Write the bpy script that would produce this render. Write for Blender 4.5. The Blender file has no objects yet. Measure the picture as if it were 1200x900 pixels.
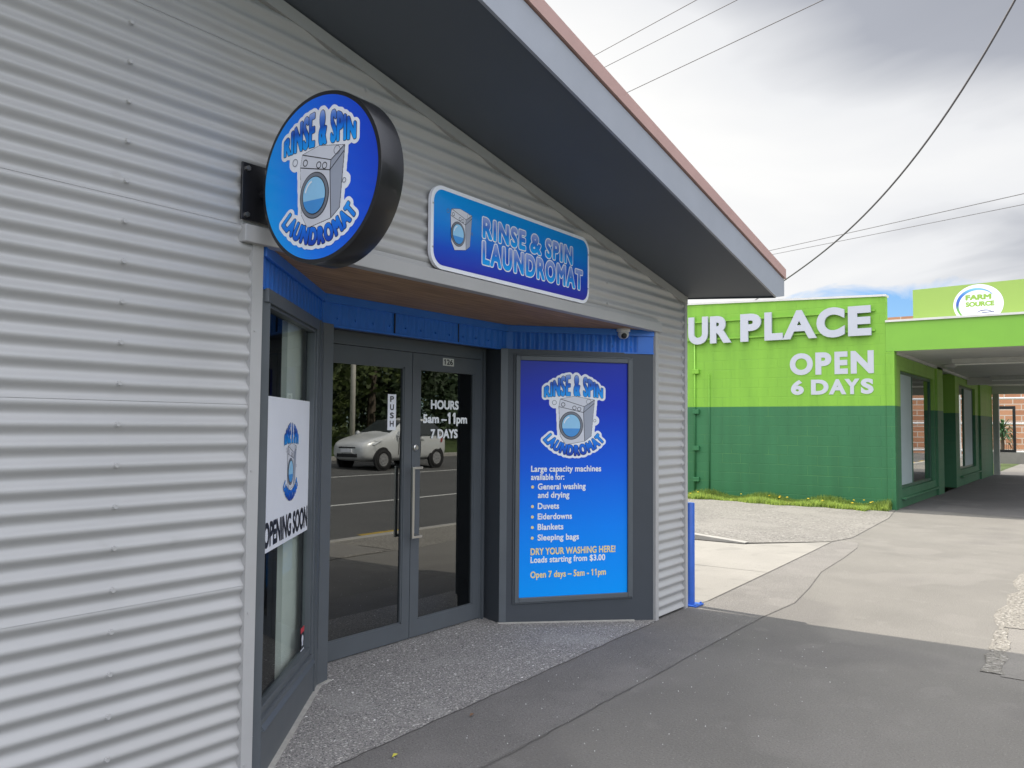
import bpy, bmesh, math, random
import numpy as np
from mathutils import Matrix, Vector
random.seed(7)
SC = bpy.context.scene
COL = SC.collection

# ------------------------------------------------------------------ camera, world, sun, exposure
cd = bpy.data.cameras.new('camera'); cam = bpy.data.objects.new('camera', cd); COL.objects.link(cam)
cd.sensor_width = 36; cd.lens = 36 * 982.86 / 1200; cd.clip_end = 3000; cd.clip_start = 0.05
V1 = np.array([1300 - 600, 505 - 450, 982.858]); V2 = np.array([-783 - 600, 488 - 450, 982.858])
ex = V1 / np.linalg.norm(V1); ey = V2 - ex * ex.dot(V2); ey /= np.linalg.norm(ey)
ez = np.cross(ex, ey)
if ez[1] > 0: ez = -ez
Rw = np.array([ex, ey, ez]) @ np.diag([1, -1, -1])
M = Matrix(Rw.tolist()).to_4x4(); M.translation = (0, -3.0108, 1.5492)
cam.matrix_world = M
SC.camera = cam

SUN = Vector((0.075, 1.10, 1.0)).normalized()      # towards the sun
w = bpy.data.worlds.new('World'); SC.world = w; w.use_nodes = True
nt = w.node_tree; nt.nodes.clear()
def N(t, ty, **kw):
    n = t.nodes.new(ty)
    for k, v in kw.items():
        if k.startswith('i_'):
            n.inputs[k[2:].replace('_', ' ')].default_value = v
        else: setattr(n, k, v)
    return n
def ramp(t, stops, src=None, interp='LINEAR'):
    r = t.nodes.new('ShaderNodeValToRGB'); cr = r.color_ramp; cr.interpolation = interp
    while len(cr.elements) < len(stops): cr.elements.new(0.5)
    for e, (p, c) in zip(cr.elements, stops):
        e.position = p; e.color = (*c, 1) if len(c) == 3 else c
    if src is not None: t.links.new(src, r.inputs[0])
    return r
out = N(nt, 'ShaderNodeOutputWorld')
sky = N(nt, 'ShaderNodeTexSky', sky_type='NISHITA', sun_disc=False)
sky.sun_elevation = math.asin(SUN.z); sky.sun_rotation = math.atan2(SUN.x, SUN.y)
sky.air_density = 1.0; sky.dust_density = 0.3
bg1 = N(nt, 'ShaderNodeBackground'); bg1.inputs[1].default_value = 0.062
tnt = N(nt, 'ShaderNodeMix', data_type='RGBA', blend_type='MULTIPLY'); tnt.inputs[0].default_value = 1.0; tnt.inputs[7].default_value = (0.62, 0.84, 1.12, 1)
nt.links.new(sky.outputs[0], tnt.inputs[6]); nt.links.new(tnt.outputs[2], bg1.inputs[0])
tc = N(nt, 'ShaderNodeTexCoord'); sep = N(nt, 'ShaderNodeSeparateXYZ'); nt.links.new(tc.outputs['Generated'], sep.inputs[0])
# clouds lie on a plane overhead: direction / (z + k)
addz = N(nt, 'ShaderNodeMath', operation='ADD'); addz.inputs[1].default_value = 0.12; nt.links.new(sep.outputs[2], addz.inputs[0])
mx = N(nt, 'ShaderNodeMath', operation='MAXIMUM'); mx.inputs[1].default_value = 0.05; nt.links.new(addz.outputs[0], mx.inputs[0])
dx = N(nt, 'ShaderNodeMath', operation='DIVIDE'); dy = N(nt, 'ShaderNodeMath', operation='DIVIDE')
nt.links.new(sep.outputs[0], dx.inputs[0]); nt.links.new(mx.outputs[0], dx.inputs[1])
nt.links.new(sep.outputs[1], dy.inputs[0]); nt.links.new(mx.outputs[0], dy.inputs[1])
cmb = N(nt, 'ShaderNodeCombineXYZ'); nt.links.new(dx.outputs[0], cmb.inputs[0]); nt.links.new(dy.outputs[0], cmb.inputs[1])
n1 = N(nt, 'ShaderNodeTexNoise'); n1.inputs['Scale'].default_value = 0.7; n1.inputs['Detail'].default_value = 6; n1.inputs['Roughness'].default_value = 0.46; n1.inputs['Distortion'].default_value = 0.6
n2 = N(nt, 'ShaderNodeTexNoise'); n2.inputs['Scale'].default_value = 1.9; n2.inputs['Detail'].default_value = 8; n2.inputs['Roughness'].default_value = 0.6; n2.inputs['Distortion'].default_value = 0.8
nt.links.new(cmb.outputs[0], n1.inputs['Vector']); nt.links.new(cmb.outputs[0], n2.inputs['Vector'])
# mask: clear strip of blue close to the horizon, covered above
mA = N(nt, 'ShaderNodeMapRange'); mA.inputs['From Min'].default_value = 0.105; mA.inputs['From Max'].default_value = 0.20; mA.inputs['To Min'].default_value = -0.34; mA.inputs['To Max'].default_value = 0.75
nt.links.new(sep.outputs[2], mA.inputs['Value'])
mS = N(nt, 'ShaderNodeMath', operation='ADD'); nt.links.new(n2.outputs[0], mS.inputs[0]); nt.links.new(mA.outputs[0], mS.inputs[1])
mask = ramp(nt, [(0.47, (0, 0, 0)), (0.68, (1, 1, 1))], mS.outputs[0])
# cloud shade: bright low and towards the sun, grey higher up
dotn = N(nt, 'ShaderNodeVectorMath', operation='DOT_PRODUCT'); dotn.inputs[1].default_value = SUN
nt.links.new(tc.outputs['Generated'], dotn.inputs[0])
sh = N(nt, 'ShaderNodeMath', operation='MULTIPLY_ADD'); sh.inputs[1].default_value = 1.5; sh.inputs[2].default_value = -0.77
nt.links.new(dotn.outputs['Value'], sh.inputs[0])
lowb = N(nt, 'ShaderNodeMapRange'); lowb.inputs['From Min'].default_value = 0.17; lowb.inputs['From Max'].default_value = 0.46; lowb.inputs['To Min'].default_value = 0.56; lowb.inputs['To Max'].default_value = 0.0
nt.links.new(sep.outputs[2], lowb.inputs['Value'])
s1 = N(nt, 'ShaderNodeMath', operation='ADD'); nt.links.new(sh.outputs[0], s1.inputs[0]); nt.links.new(lowb.outputs[0], s1.inputs[1])
s2 = N(nt, 'ShaderNodeMath', operation='MULTIPLY_ADD'); s2.inputs[1].default_value = 1.0; nt.links.new(n1.outputs[0], s2.inputs[0]); nt.links.new(s1.outputs[0], s2.inputs[2])
ccol = ramp(nt, [(0.16, (0.31, 0.33, 0.385)), (0.46, (0.41, 0.43, 0.485)), (0.64, (0.80, 0.81, 0.83)), (0.86, (0.94, 0.937, 0.925))], s2.outputs[0])
bg2 = N(nt, 'ShaderNodeBackground'); nt.links.new(ccol.outputs[0], bg2.inputs[0])
# sky behind the camera is brightened and warmed to fill the shaded facade
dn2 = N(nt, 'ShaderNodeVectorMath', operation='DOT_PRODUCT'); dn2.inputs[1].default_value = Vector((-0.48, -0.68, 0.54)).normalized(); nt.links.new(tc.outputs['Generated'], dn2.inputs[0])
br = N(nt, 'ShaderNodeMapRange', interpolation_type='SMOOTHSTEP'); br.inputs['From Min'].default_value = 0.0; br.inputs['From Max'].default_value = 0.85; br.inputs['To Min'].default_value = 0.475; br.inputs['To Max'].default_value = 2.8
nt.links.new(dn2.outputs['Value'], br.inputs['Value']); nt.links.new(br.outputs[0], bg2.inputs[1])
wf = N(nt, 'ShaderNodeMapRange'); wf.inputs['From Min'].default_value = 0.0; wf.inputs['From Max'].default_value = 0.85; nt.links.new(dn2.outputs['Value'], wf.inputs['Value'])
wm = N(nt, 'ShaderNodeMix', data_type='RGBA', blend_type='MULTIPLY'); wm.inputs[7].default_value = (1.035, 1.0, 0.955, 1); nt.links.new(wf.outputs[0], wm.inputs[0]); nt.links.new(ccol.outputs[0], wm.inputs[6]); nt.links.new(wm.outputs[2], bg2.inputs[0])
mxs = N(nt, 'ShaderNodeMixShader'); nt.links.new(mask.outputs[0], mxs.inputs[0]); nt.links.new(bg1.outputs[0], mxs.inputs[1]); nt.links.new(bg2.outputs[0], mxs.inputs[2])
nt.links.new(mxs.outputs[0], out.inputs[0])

sl = bpy.data.lights.new('sun', 'SUN'); sl.energy = 3.3; sl.angle = math.radians(0.5); sl.color = (1.0, 0.93, 0.83)
so = bpy.data.objects.new('sun', sl); COL.objects.link(so)
so.rotation_euler = SUN.to_track_quat('Z', 'Y').to_euler(); so.location = (0, 0, 30)
SC.view_settings.view_transform = 'Standard'; SC.view_settings.look = 'None'
SC.view_settings.exposure = 1.20; SC.view_settings.gamma = 1.0; SC.view_settings.use_curve_mapping = False
SC.render.engine = 'CYCLES'; SC.cycles.max_bounces = 8; SC.cycles.transparent_max_bounces = 12

# ------------------------------------------------------------------ materials
def lin(c):
    c = c / 255.0
    return c / 12.92 if c <= 0.04045 else ((c + 0.055) / 1.055) ** 2.4
def rgb(r, g, b): return (lin(r), lin(g), lin(b))
MATS = {}
def mat(name, col, rough=0.6, var=0.08, scale=6.0, bump=0.0, bscale=40.0, metal=0.0, spec=0.5, coat=0.0, coord='Object', specks=None):
    """Principled paint/stone: base colour broken up by two octaves of noise, optional bump and specks."""
    if name in MATS: return MATS[name]
    m = bpy.data.materials.new(name); m.use_nodes = True; t = m.node_tree; b = t.nodes['Principled BSDF']
    MATS[name] = m
    b.inputs['Roughness'].default_value = rough; b.inputs['Metallic'].default_value = metal
    b.inputs['Specular IOR Level'].default_value = spec; b.inputs['Coat Weight'].default_value = coat
    tcn = N(t, 'ShaderNodeTexCoord')
    nz = N(t, 'ShaderNodeTexNoise'); nz.inputs['Scale'].default_value = scale; nz.inputs['Detail'].default_value = 6; nz.inputs['Roughness'].default_value = 0.62
    t.links.new(tcn.outputs[coord], nz.inputs['Vector'])
    lo = tuple(c * (1 - var) for c in col); hi = tuple(min(1, c * (1 + var)) for c in col)
    r = ramp(t, [(0.3, lo), (0.7, hi)], nz.outputs[0]); src = r.outputs[0]
    if specks:
        for (sc, thr, scol, amt) in specks:
            v = N(t, 'ShaderNodeTexNoise'); v.inputs['Scale'].default_value = sc; v.inputs['Detail'].default_value = 2
            t.links.new(tcn.outputs[coord], v.inputs['Vector'])
            rr = ramp(t, [(thr, (0, 0, 0)), (min(1, thr + 0.05), (amt, amt, amt))], v.outputs[0])
            mxn = N(t, 'ShaderNodeMix', data_type='RGBA'); mxn.inputs[7].default_value = (*scol, 1)
            t.links.new(rr.outputs[0], mxn.inputs[0]); t.links.new(src, mxn.inputs[6]); src = mxn.outputs[2]
    t.links.new(src, b.inputs['Base Color'])
    # uneven gloss
    rr = N(t, 'ShaderNodeMapRange'); rr.inputs['To Min'].default_value = max(0.02, rough - 0.08); rr.inputs['To Max'].default_value = min(1, rough + 0.08)
    t.links.new(nz.outputs[0], rr.inputs['Value']); t.links.new(rr.outputs[0], b.inputs['Roughness'])
    if bump:
        n = N(t, 'ShaderNodeTexNoise'); n.inputs['Scale'].default_value = bscale; n.inputs['Detail'].default_value = 5
        t.links.new(tcn.outputs[coord], n.inputs['Vector'])
        bp = N(t, 'ShaderNodeBump'); bp.inputs['Strength'].default_value = bump; bp.inputs['Distance'].default_value = 0.02
        t.links.new(n.outputs[0], bp.inputs['Height']); t.links.new(bp.outputs[0], b.inputs['Normal'])
    return m
def grad_mat(name, stops, axis=1, lo=-1, hi=1, rough=0.35, diag=0.0, coat=0.0):
    """printed artwork: colour ramp along the sign's own x or y."""
    if name in MATS: return MATS[name]
    m = bpy.data.materials.new(name); m.use_nodes = True; t = m.node_tree; b = t.nodes['Principled BSDF']; MATS[name] = m
    b.inputs['Roughness'].default_value = rough; b.inputs['Specular IOR Level'].default_value = 0.3; b.inputs['Coat Weight'].default_value = coat; b.inputs['Coat Roughness'].default_value = 0.05
    tcn = N(t, 'ShaderNodeTexCoord'); s = N(t, 'ShaderNodeSeparateXYZ'); t.links.new(tcn.outputs['Object'], s.inputs[0])
    mr = N(t, 'ShaderNodeMapRange'); mr.inputs['From Min'].default_value = lo; mr.inputs['From Max'].default_value = hi
    if diag:
        ad = N(t, 'ShaderNodeMath', operation='MULTIPLY_ADD'); ad.inputs[1].default_value = diag
        t.links.new(s.outputs[1 - axis], ad.inputs[0]); t.links.new(s.outputs[axis], ad.inputs[2]); t.links.new(ad.outputs[0], mr.inputs['Value'])
    else: t.links.new(s.outputs[axis], mr.inputs['Value'])
    r = ramp(t, stops, mr.outputs[0]); t.links.new(r.outputs[0], b.inputs['Base Color'])
    return m
def glass_mat(name, tint=(0.35, 0.4, 0.4), base=0.12, gain=1.0):
    if name in MATS: return MATS[name]
    m = bpy.data.materials.new(name); m.use_nodes = True; t = m.node_tree; t.nodes.clear(); MATS[name] = m
    o = N(t, 'ShaderNodeOutputMaterial'); tr = N(t, 'ShaderNodeBsdfTransparent'); tr.inputs[0].default_value = (*tint, 1)
    gl = N(t, 'ShaderNodeBsdfGlossy'); gl.inputs['Roughness'].default_value = 0.0; gl.inputs[0].default_value = (0.95, 0.97, 0.96, 1)
    nz = N(t, 'ShaderNodeTexNoise'); nz.inputs['Scale'].default_value = 1.3; nz.inputs['Detail'].default_value = 1
    bp = N(t, 'ShaderNodeBump'); bp.inputs['Strength'].default_value = 0.012; bp.inputs['Distance'].default_value = 0.02
    tcn = N(t, 'ShaderNodeTexCoord'); t.links.new(tcn.outputs['Object'], nz.inputs['Vector']); t.links.new(nz.outputs[0], bp.inputs['Height']); t.links.new(bp.outputs[0], gl.inputs['Normal'])
    # Schlick reflectance, the same from either face of the pane
    ge = N(t, 'ShaderNodeNewGeometry'); dt = N(t, 'ShaderNodeVectorMath', operation='DOT_PRODUCT'); t.links.new(ge.outputs['Normal'], dt.inputs[0]); t.links.new(ge.outputs['Incoming'], dt.inputs[1])
    ab = N(t, 'ShaderNodeMath', operation='ABSOLUTE'); t.links.new(dt.outputs['Value'], ab.inputs[0]); om = N(t, 'ShaderNodeMath', operation='SUBTRACT'); om.inputs[0].default_value = 1.0; t.links.new(ab.outputs[0], om.inputs[1])
    pw = N(t, 'ShaderNodeMath', operation='POWER'); pw.inputs[1].default_value = 5.0; t.links.new(om.outputs[0], pw.inputs[0]); fr = N(t, 'ShaderNodeMath', operation='MULTIPLY_ADD'); fr.inputs[1].default_value = 0.94; fr.inputs[2].default_value = 0.06; t.links.new(pw.outputs[0], fr.inputs[0])
    ma = N(t, 'ShaderNodeMath', operation='MULTIPLY_ADD', use_clamp=True); ma.inputs[1].default_value = gain; ma.inputs[2].default_value = base
    t.links.new(fr.outputs[0], ma.inputs[0])
    mix = N(t, 'ShaderNodeMixShader'); t.links.new(ma.outputs[0], mix.inputs[0]); t.links.new(tr.outputs[0], mix.inputs[1]); t.links.new(gl.outputs[0], mix.inputs[2])
    t.links.new(mix.outputs[0], o.inputs[0])
    return m
def flat(name, col, rough=0.45): return mat(name, col, rough, var=0.03, scale=8)

# ------------------------------------------------------------------ mesh helpers
class MB:
    def __init__(s): s.v = []; s.f = []; s.sm = False
    def add(s, vs, fs):
        o = len(s.v); s.v += [tuple(v) for v in vs]; s.f += [tuple(i + o for i in f) for f in fs]; return s
    def box(s, a, b):
        x0, y0, z0 = a; x1, y1, z1 = b
        x0, x1 = min(x0, x1), max(x0, x1); y0, y1 = min(y0, y1), max(y0, y1); z0, z1 = min(z0, z1), max(z0, z1)
        return s.add([(x0,y0,z0),(x1,y0,z0),(x1,y1,z0),(x0,y1,z0),(x0,y0,z1),(x1,y0,z1),(x1,y1,z1),(x0,y1,z1)],
                     [(0,3,2,1),(4,5,6,7),(0,1,5,4),(1,2,6,5),(2,3,7,6),(3,0,4,7)])
    def obox(s, A, u, n, s0, s1, d0, d1, z0, z1):
        """box in a vertical panel frame: s along u from A, d along outward normal n"""
        P = lambda q, d, z: (A[0] + u[0]*q + n[0]*d, A[1] + u[1]*q + n[1]*d, z)
        return s.add([P(s0,d0,z0),P(s1,d0,z0),P(s1,d1,z0),P(s0,d1,z0),P(s0,d0,z1),P(s1,d0,z1),P(s1,d1,z1),P(s0,d1,z1)],
                     [(0,3,2,1),(4,5,6,7),(0,1,5,4),(1,2,6,5),(2,3,7,6),(3,0,4,7)])
    def prism(s, pts, z0, z1):
        n = len(pts); vs = [(p[0], p[1], z0) for p in pts] + [(p[0], p[1], z1) for p in pts]
        return s.add(vs, [tuple(range(n))[::-1], tuple(range(n, 2*n))] + [(i, (i+1) % n, n + (i+1) % n, n + i) for i in range(n)])
    def extr(s, pts, dvec):
        n = len(pts); d = Vector(dvec); vs = [Vector(p) for p in pts]; vs = vs + [p + d for p in vs]
        return s.add(vs, [tuple(range(n))[::-1], tuple(range(n, 2*n))] + [(i, (i+1) % n, n + (i+1) % n, n + i) for i in range(n)])
    def tube(s, pts, r, seg=10, cap=True):
        pts = [Vector(p) for p in pts]; rings = []
        rr = r if isinstance(r, (list, tuple)) else [r]*len(pts)
        up0 = None
        for i, p in enumerate(pts):
            d = (pts[min(i+1, len(pts)-1)] - pts[max(i-1, 0)]).normalized()
            a = Vector((0,0,1)) if abs(d.z) < 0.9 else Vector((1,0,0))
            e1 = d.cross(a).normalized(); e2 = d.cross(e1)
            rings.append([p + e1*rr[i]*math.cos(2*math.pi*k/seg) + e2*rr[i]*math.sin(2*math.pi*k/seg) for k in range(seg)])
        vs = [v for q in rings for v in q]; fs = []
        for i in range(len(pts)-1):
            for k in range(seg):
                fs.append((i*seg+k, i*seg+(k+1) % seg, (i+1)*seg+(k+1) % seg, (i+1)*seg+k))
        if cap: fs += [tuple(range(seg))[::-1], tuple((len(pts)-1)*seg + k for k in range(seg))]
        return s.add(vs, fs)
    def lathe(s, prof, c, ax, seg=32):
        """prof: (radius, offset along axis)"""
        ax = Vector(ax).normalized(); a = Vector((0,0,1)) if abs(ax.z) < 0.9 else Vector((1,0,0)); e1 = ax.cross(a).normalized(); e2 = ax.cross(e1); c = Vector(c)
        vs = []; fs = []
        for (r, h) in prof:
            for k in range(seg):
                an = 2*math.pi*k/seg; vs.append(c + ax*h + e1*r*math.cos(an) + e2*r*math.sin(an))
        n = len(prof)
        for i in range(n-1):
            for k in range(seg): fs.append((i*seg+k, i*seg+(k+1)%seg, (i+1)*seg+(k+1)%seg, (i+1)*seg+k))
        if prof[0][0] > 1e-6: fs.append(tuple(range(seg))[::-1])
        if prof[-1][0] > 1e-6: fs.append(tuple((n-1)*seg+k for k in range(seg)))
        return s.add(vs, fs)
    def smooth(s): s.sm = True; return s
    def build(s, name, m, parent=None, bevel=0.0, smooth=None):
        me = bpy.data.meshes.new(name); me.from_pydata(s.v, [], s.f)
        bm = bmesh.new(); bm.from_mesh(me)
        if parent is not None or True: bmesh.ops.recalc_face_normals(bm, faces=bm.faces)
        bm.to_mesh(me); bm.free()
        return link(name, me, m, parent, bevel, s.sm if smooth is None else smooth)
def link(name, me, m, parent=None, bevel=0.0, smooth=False):
    o = bpy.data.objects.new(name, me); COL.objects.link(o)
    if m is not None: me.materials.append(m)
    if smooth:
        for p in me.polygons: p.use_smooth = True
    if bevel:
        bv = o.modifiers.new('bevel', 'BEVEL'); bv.width = bevel; bv.segments = 2; bv.limit_method = 'ANGLE'; bv.angle_limit = math.radians(40)
    if parent is not None:
        o.parent = parent
        if parent.get('_world'): o.location = -parent.location      # meshes built in world coordinates under a placed Empty
    return o
def thing(name, label, cat, loc=(0,0,0), group=None, world=True, mtx=None):
    o = bpy.data.objects.new(name, None); COL.objects.link(o); o.empty_display_size = 0.2
    if mtx is not None: o.matrix_world = mtx
    else: o.location = loc
    if world and mtx is None: o['_world'] = 1
    o['label'] = label; o['category'] = cat
    if group: o['group'] = group
    return o
def tag(o, label, cat, group=None):
    o['label'] = label; o['category'] = cat
    if group: o['group'] = group
    return o
def struct(o): o['kind'] = 'structure'; return o
def frame(origin, u, n=None):
    """matrix with local x along u (horizontal), local y up, local z outward"""
    u = Vector((u[0], u[1], 0)).normalized(); nn = u.cross(Vector((0,0,1)))
    Mx = Matrix(((u.x, 0, nn.x, origin[0]), (u.y, 0, nn.y, origin[1]), (0, 1, 0, origin[2]), (0, 0, 0, 1)))
    return Mx
def sheet(name, pts, z, m, sub=0):
    me = bpy.data.meshes.new(name); me.from_pydata([(p[0], p[1], z if len(p) < 3 else p[2]) for p in pts], [], [tuple(range(len(pts)))])
    o = link(name, me, m); return o

# ------------------------------------------------------------------ lettering
def glyphs(text, size=1.0, space=1.0, off=0.0, res=4, sharp=False):
    """font outline, weighted by growing it, with a flag on every figure 1"""
    V, T = raw_glyphs(text, size, space, off if sharp else 0.0, res)
    if sharp: return V, T
    sh = [(V, T)]
    for i, ch in enumerate(text):
        if ch == '1':
            P, _ = raw_glyphs(text[:i+1], size, space, 0.0, res); Q, _ = raw_glyphs('1', size, space, 0.0, res)
            x1 = P[:,0].max(); wd = Q[:,0].max() - Q[:,0].min(); h = Q[:,1].max(); xl = x1 - wd
            sh.append(poly([(xl+.01, h), (xl+.01, h-0.115), (xl-0.105, h-0.19), (xl-0.105, h-0.09)]))
    return fatten(sh, [off], 0.0085)[0] if off > 0 else (V, T)
def raw_glyphs(text, size=1.0, space=1.0, off=0.0, res=4, align='LEFT', line=1.0):
    """font outline as (verts Nx2, tris) with x starting at 0"""
    c = bpy.data.curves.new('txt', 'FONT'); c.body = text; c.size = size; c.space_character = space; c.align_x = align; c.offset = off; c.resolution_u = res; c.space_line = line
    o = bpy.data.objects.new('txt', c); COL.objects.link(o)
    dg = bpy.context.evaluated_depsgraph_get(); dg.update()
    me = bpy.data.meshes.new_from_object(o.evaluated_get(dg))
    V = np.array([v.co[:2] for v in me.vertices]); T = []
    for p in me.polygons:
        q = list(p.vertices)
        for k in range(1, len(q)-1): T.append((q[0], q[k], q[k+1]))
    bpy.data.objects.remove(o); bpy.data.curves.remove(c); bpy.data.meshes.remove(me)
    return V, np.array(T)
def fit(V, x0, x1, y0, y1):
    a = V.min(0); b = V.max(0)
    return np.stack([x0 + (V[:,0]-a[0])/(b[0]-a[0])*(x1-x0), y0 + (V[:,1]-a[1])/(b[1]-a[1])*(y1-y0)], 1)
def slice_mesh(V, T, nx=40):
    bm = bmesh.new(); vs = [bm.verts.new((x, y, 0)) for x, y in V]
    for t in T:
        try: bm.faces.new([vs[i] for i in t])
        except ValueError: pass
    a = V.min(0); b = V.max(0)
    for k in range(1, nx):
        bmesh.ops.bisect_plane(bm, geom=bm.verts[:] + bm.edges[:] + bm.faces[:], plane_co=(a[0]+(b[0]-a[0])*k/nx, 0, 0), plane_no=(1, 0, 0))
    bmesh.ops.triangulate(bm, faces=bm.faces[:])
    bm.verts.index_update()
    V2 = np.array([v.co[:2] for v in bm.verts]); T2 = np.array([[v.index for v in f.verts] for f in bm.faces]); bm.free()
    return V2, T2
def raster(shapes, h, pad):
    """union mask of (V,T) shapes on a grid of step h"""
    A = np.concatenate([V for V, T in shapes]); lo = A.min(0) - pad; hi = A.max(0) + pad
    nx = int((hi[0]-lo[0])/h) + 2; ny = int((hi[1]-lo[1])/h) + 2
    m = np.zeros((ny, nx), bool)
    for V, T in shapes:
        G = (V - lo) / h
        for t in T:
            a, b, c = G[t[0]], G[t[1]], G[t[2]]
            x0 = max(0, int(min(a[0], b[0], c[0]))); x1 = min(nx-1, int(max(a[0], b[0], c[0])) + 1)
            y0 = max(0, int(min(a[1], b[1], c[1]))); y1 = min(ny-1, int(max(a[1], b[1], c[1])) + 1)
            X, Y = np.meshgrid(np.arange(x0, x1+1), np.arange(y0, y1+1))
            def e(p, q): return (q[0]-p[0])*(Y-p[1]) - (q[1]-p[1])*(X-p[0])
            E1, E2, E3 = e(a, b), e(b, c), e(c, a)
            m[y0:y1+1, x0:x1+1] |= ((E1 >= -.3) & (E2 >= -.3) & (E3 >= -.3)) | ((E1 <= .3) & (E2 <= .3) & (E3 <= .3))
    return m, lo
def edt(m, r):
    """distance to mask, in cells, clipped at r"""
    ny, nx = m.shape; R = int(r) + 2; big = float(R*R*4)
    g = np.where(m, 0.0, big)
    o = np.full_like(g, big)
    for d in range(-R, R+1):
        s = np.full_like(g, big)
        if d >= 0: s[:ny-d] = g[d:] if d else g
        else: s[-d:] = g[:d]
        np.minimum(o, s + d*d, out=o)
    g = o.copy(); o = np.full_like(g, big)
    for d in range(-R, R+1):
        s = np.full_like(g, big)
        if d > 0: s[:, :nx-d] = g[:, d:]
        elif d < 0: s[:, -d:] = g[:, :d]
        else: s = g
        np.minimum(o, s + d*d, out=o)
    return np.sqrt(o)
def contours(F):
    """loops of F = 0 (inside negative)"""
    I = F < 0
    code = I[:-1,:-1]*1 + I[:-1,1:]*2 + I[1:,1:]*4 + I[1:,:-1]*8
    seg = {}
    tab = {1:[(3,0)],2:[(0,1)],3:[(3,1)],4:[(1,2)],5:[(3,2),(1,0)],6:[(0,2)],7:[(3,2)],8:[(2,3)],9:[(2,0)],10:[(0,3),(2,1)],11:[(2,1)],12:[(1,3)],13:[(1,0)],14:[(0,3)]}
    ys, xs = np.nonzero((code > 0) & (code < 15))
    def key(y, x, e):
        return (y, x, 0) if e == 0 else (y, x+1, 1) if e == 1 else (y+1, x, 0) if e == 2 else (y, x, 1)
    for y, x in zip(ys.tolist(), xs.tolist()):
        for a, b in tab[int(code[y, x])]: seg[key(y, x, a)] = key(y, x, b)
    def pt(k):
        y, x, h = k
        if h == 0: a, b = F[y, x], F[y, x+1]; t = a/(a-b); return (x+t, y)
        a, b = F[y, x], F[y+1, x]; t = a/(a-b); return (x, y+t)
    loops = []
    while seg:
        k0 = next(iter(seg)); L = []; k = k0
        while k in seg:
            L.append(pt(k)); k = seg.pop(k)
        if len(L) > 6: loops.append(L)
    return loops
def simplify(L, tol):
    P = np.array(L); keep = np.zeros(len(P), bool); j = int(np.argmax(((P-P[0])**2).sum(1))); keep[[0, j]] = True
    st = [(0, j), (j, len(P))]
    Q = np.vstack([P, P[:1]])
    while st:
        a, b = st.pop()
        if b - a < 2: continue
        d = Q[b]-Q[a]; n = math.hypot(*d) or 1e-9; rel = Q[a+1:b]-Q[a]
        dist = np.abs(d[0]*rel[:,1]-d[1]*rel[:,0])/n; k = int(np.argmax(dist))
        if dist[k] > tol: keep[a+1+k] = True; st += [(a, a+1+k), (a+1+k, b)]
    return P[keep]
def fill(loops):
    """2D curve fill, handles holes -> (V,T)"""
    c = bpy.data.curves.new('fill', 'CURVE'); c.dimensions = '2D'; c.fill_mode = 'BOTH'
    for L in loops:
        sp = c.splines.new('POLY'); sp.points.add(len(L)-1); sp.use_cyclic_u = True
        for p, q in zip(sp.points, L): p.co = (q[0], q[1], 0, 1)
    o = bpy.data.objects.new('fill', c); COL.objects.link(o)
    dg = bpy.context.evaluated_depsgraph_get(); dg.update()
    me = bpy.data.meshes.new_from_object(o.evaluated_get(dg))
    V = np.array([v.co[:2] for v in me.vertices]); T = []
    for p in me.polygons:
        q = list(p.vertices)
        for k in range(1, len(q)-1): T.append((q[0], q[k], q[k+1]))
    bpy.data.objects.remove(o); bpy.data.curves.remove(c); bpy.data.meshes.remove(me)
    return V, np.array(T)
def fatten(shapes, ds, h, holes=True):
    """shapes grown by each d in ds, with rounded corners"""
    m, lo = raster(shapes, h, max(ds) + 4*h); D = edt(m, max(ds)/h + 2); res = []
    for d in ds:
        F = D - d/h; F = np.where(F == 0, 1e-6, F)
        for _ in range(2):
            F[1:-1,1:-1] = (F[1:-1,1:-1]*4 + F[:-2,1:-1] + F[2:,1:-1] + F[1:-1,:-2] + F[1:-1,2:]) / 8
        L = [simplify(q, 0.12)*h + lo for q in contours(F)]
        if not holes: L = [max(L, key=lambda q: abs(0.5*np.sum(q[:,0]*np.roll(q[:,1],-1)-np.roll(q[:,0],-1)*q[:,1])))]
        res.append(fill(L))
    return res
def put(name, VT, m, parent, z, scale=1.0, off=(0,0), thick=0.0, mtx=None):
    V, T = VT; me = bpy.data.meshes.new(name)
    vs = [(x*scale+off[0], y*scale+off[1], z) for x, y in V]
    fs = []
    for t in T:
        a, b, c = V[t[0]], V[t[1]], V[t[2]]
        cr = (b[0]-a[0])*(c[1]-a[1]) - (b[1]-a[1])*(c[0]-a[0])
        fs.append(tuple(int(i) for i in (t if cr > 0 else t[::-1])))
    if thick:
        n = len(vs); cnt = {}
        for f in fs:
            for k in range(3):
                e = (f[k], f[(k+1)%3]); cnt[e] = 1
        vs += [(x, y, zz + thick) for x, y, zz in vs]
        top = [tuple(i+n for i in f) for f in fs]
        side = [(a, b, b+n, a+n) for (a, b) in cnt if (b, a) not in cnt]
        fs = [f[::-1] for f in fs] + top + side
    if mtx is not None: vs = [tuple(mtx @ Vector(v)) for v in vs]
    me.from_pydata(vs, [], fs)
    return link(name, me, m, parent)
def words(name, text, m, parent, x0, x1, y0, y1, z, thick=0.0, bold=0.02, space=1.0, mtx=None, res=4):
    V, T = glyphs(text, 1.0, space, off=bold*1.5, res=res)
    return put(name, (fit(V, x0, x1, y0, y1), T), m, parent, z, thick=thick, mtx=mtx)
def poly(pts): return np.array(pts, float), np.array([(0, k, k+1) for k in range(1, len(pts)-1)])
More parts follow.
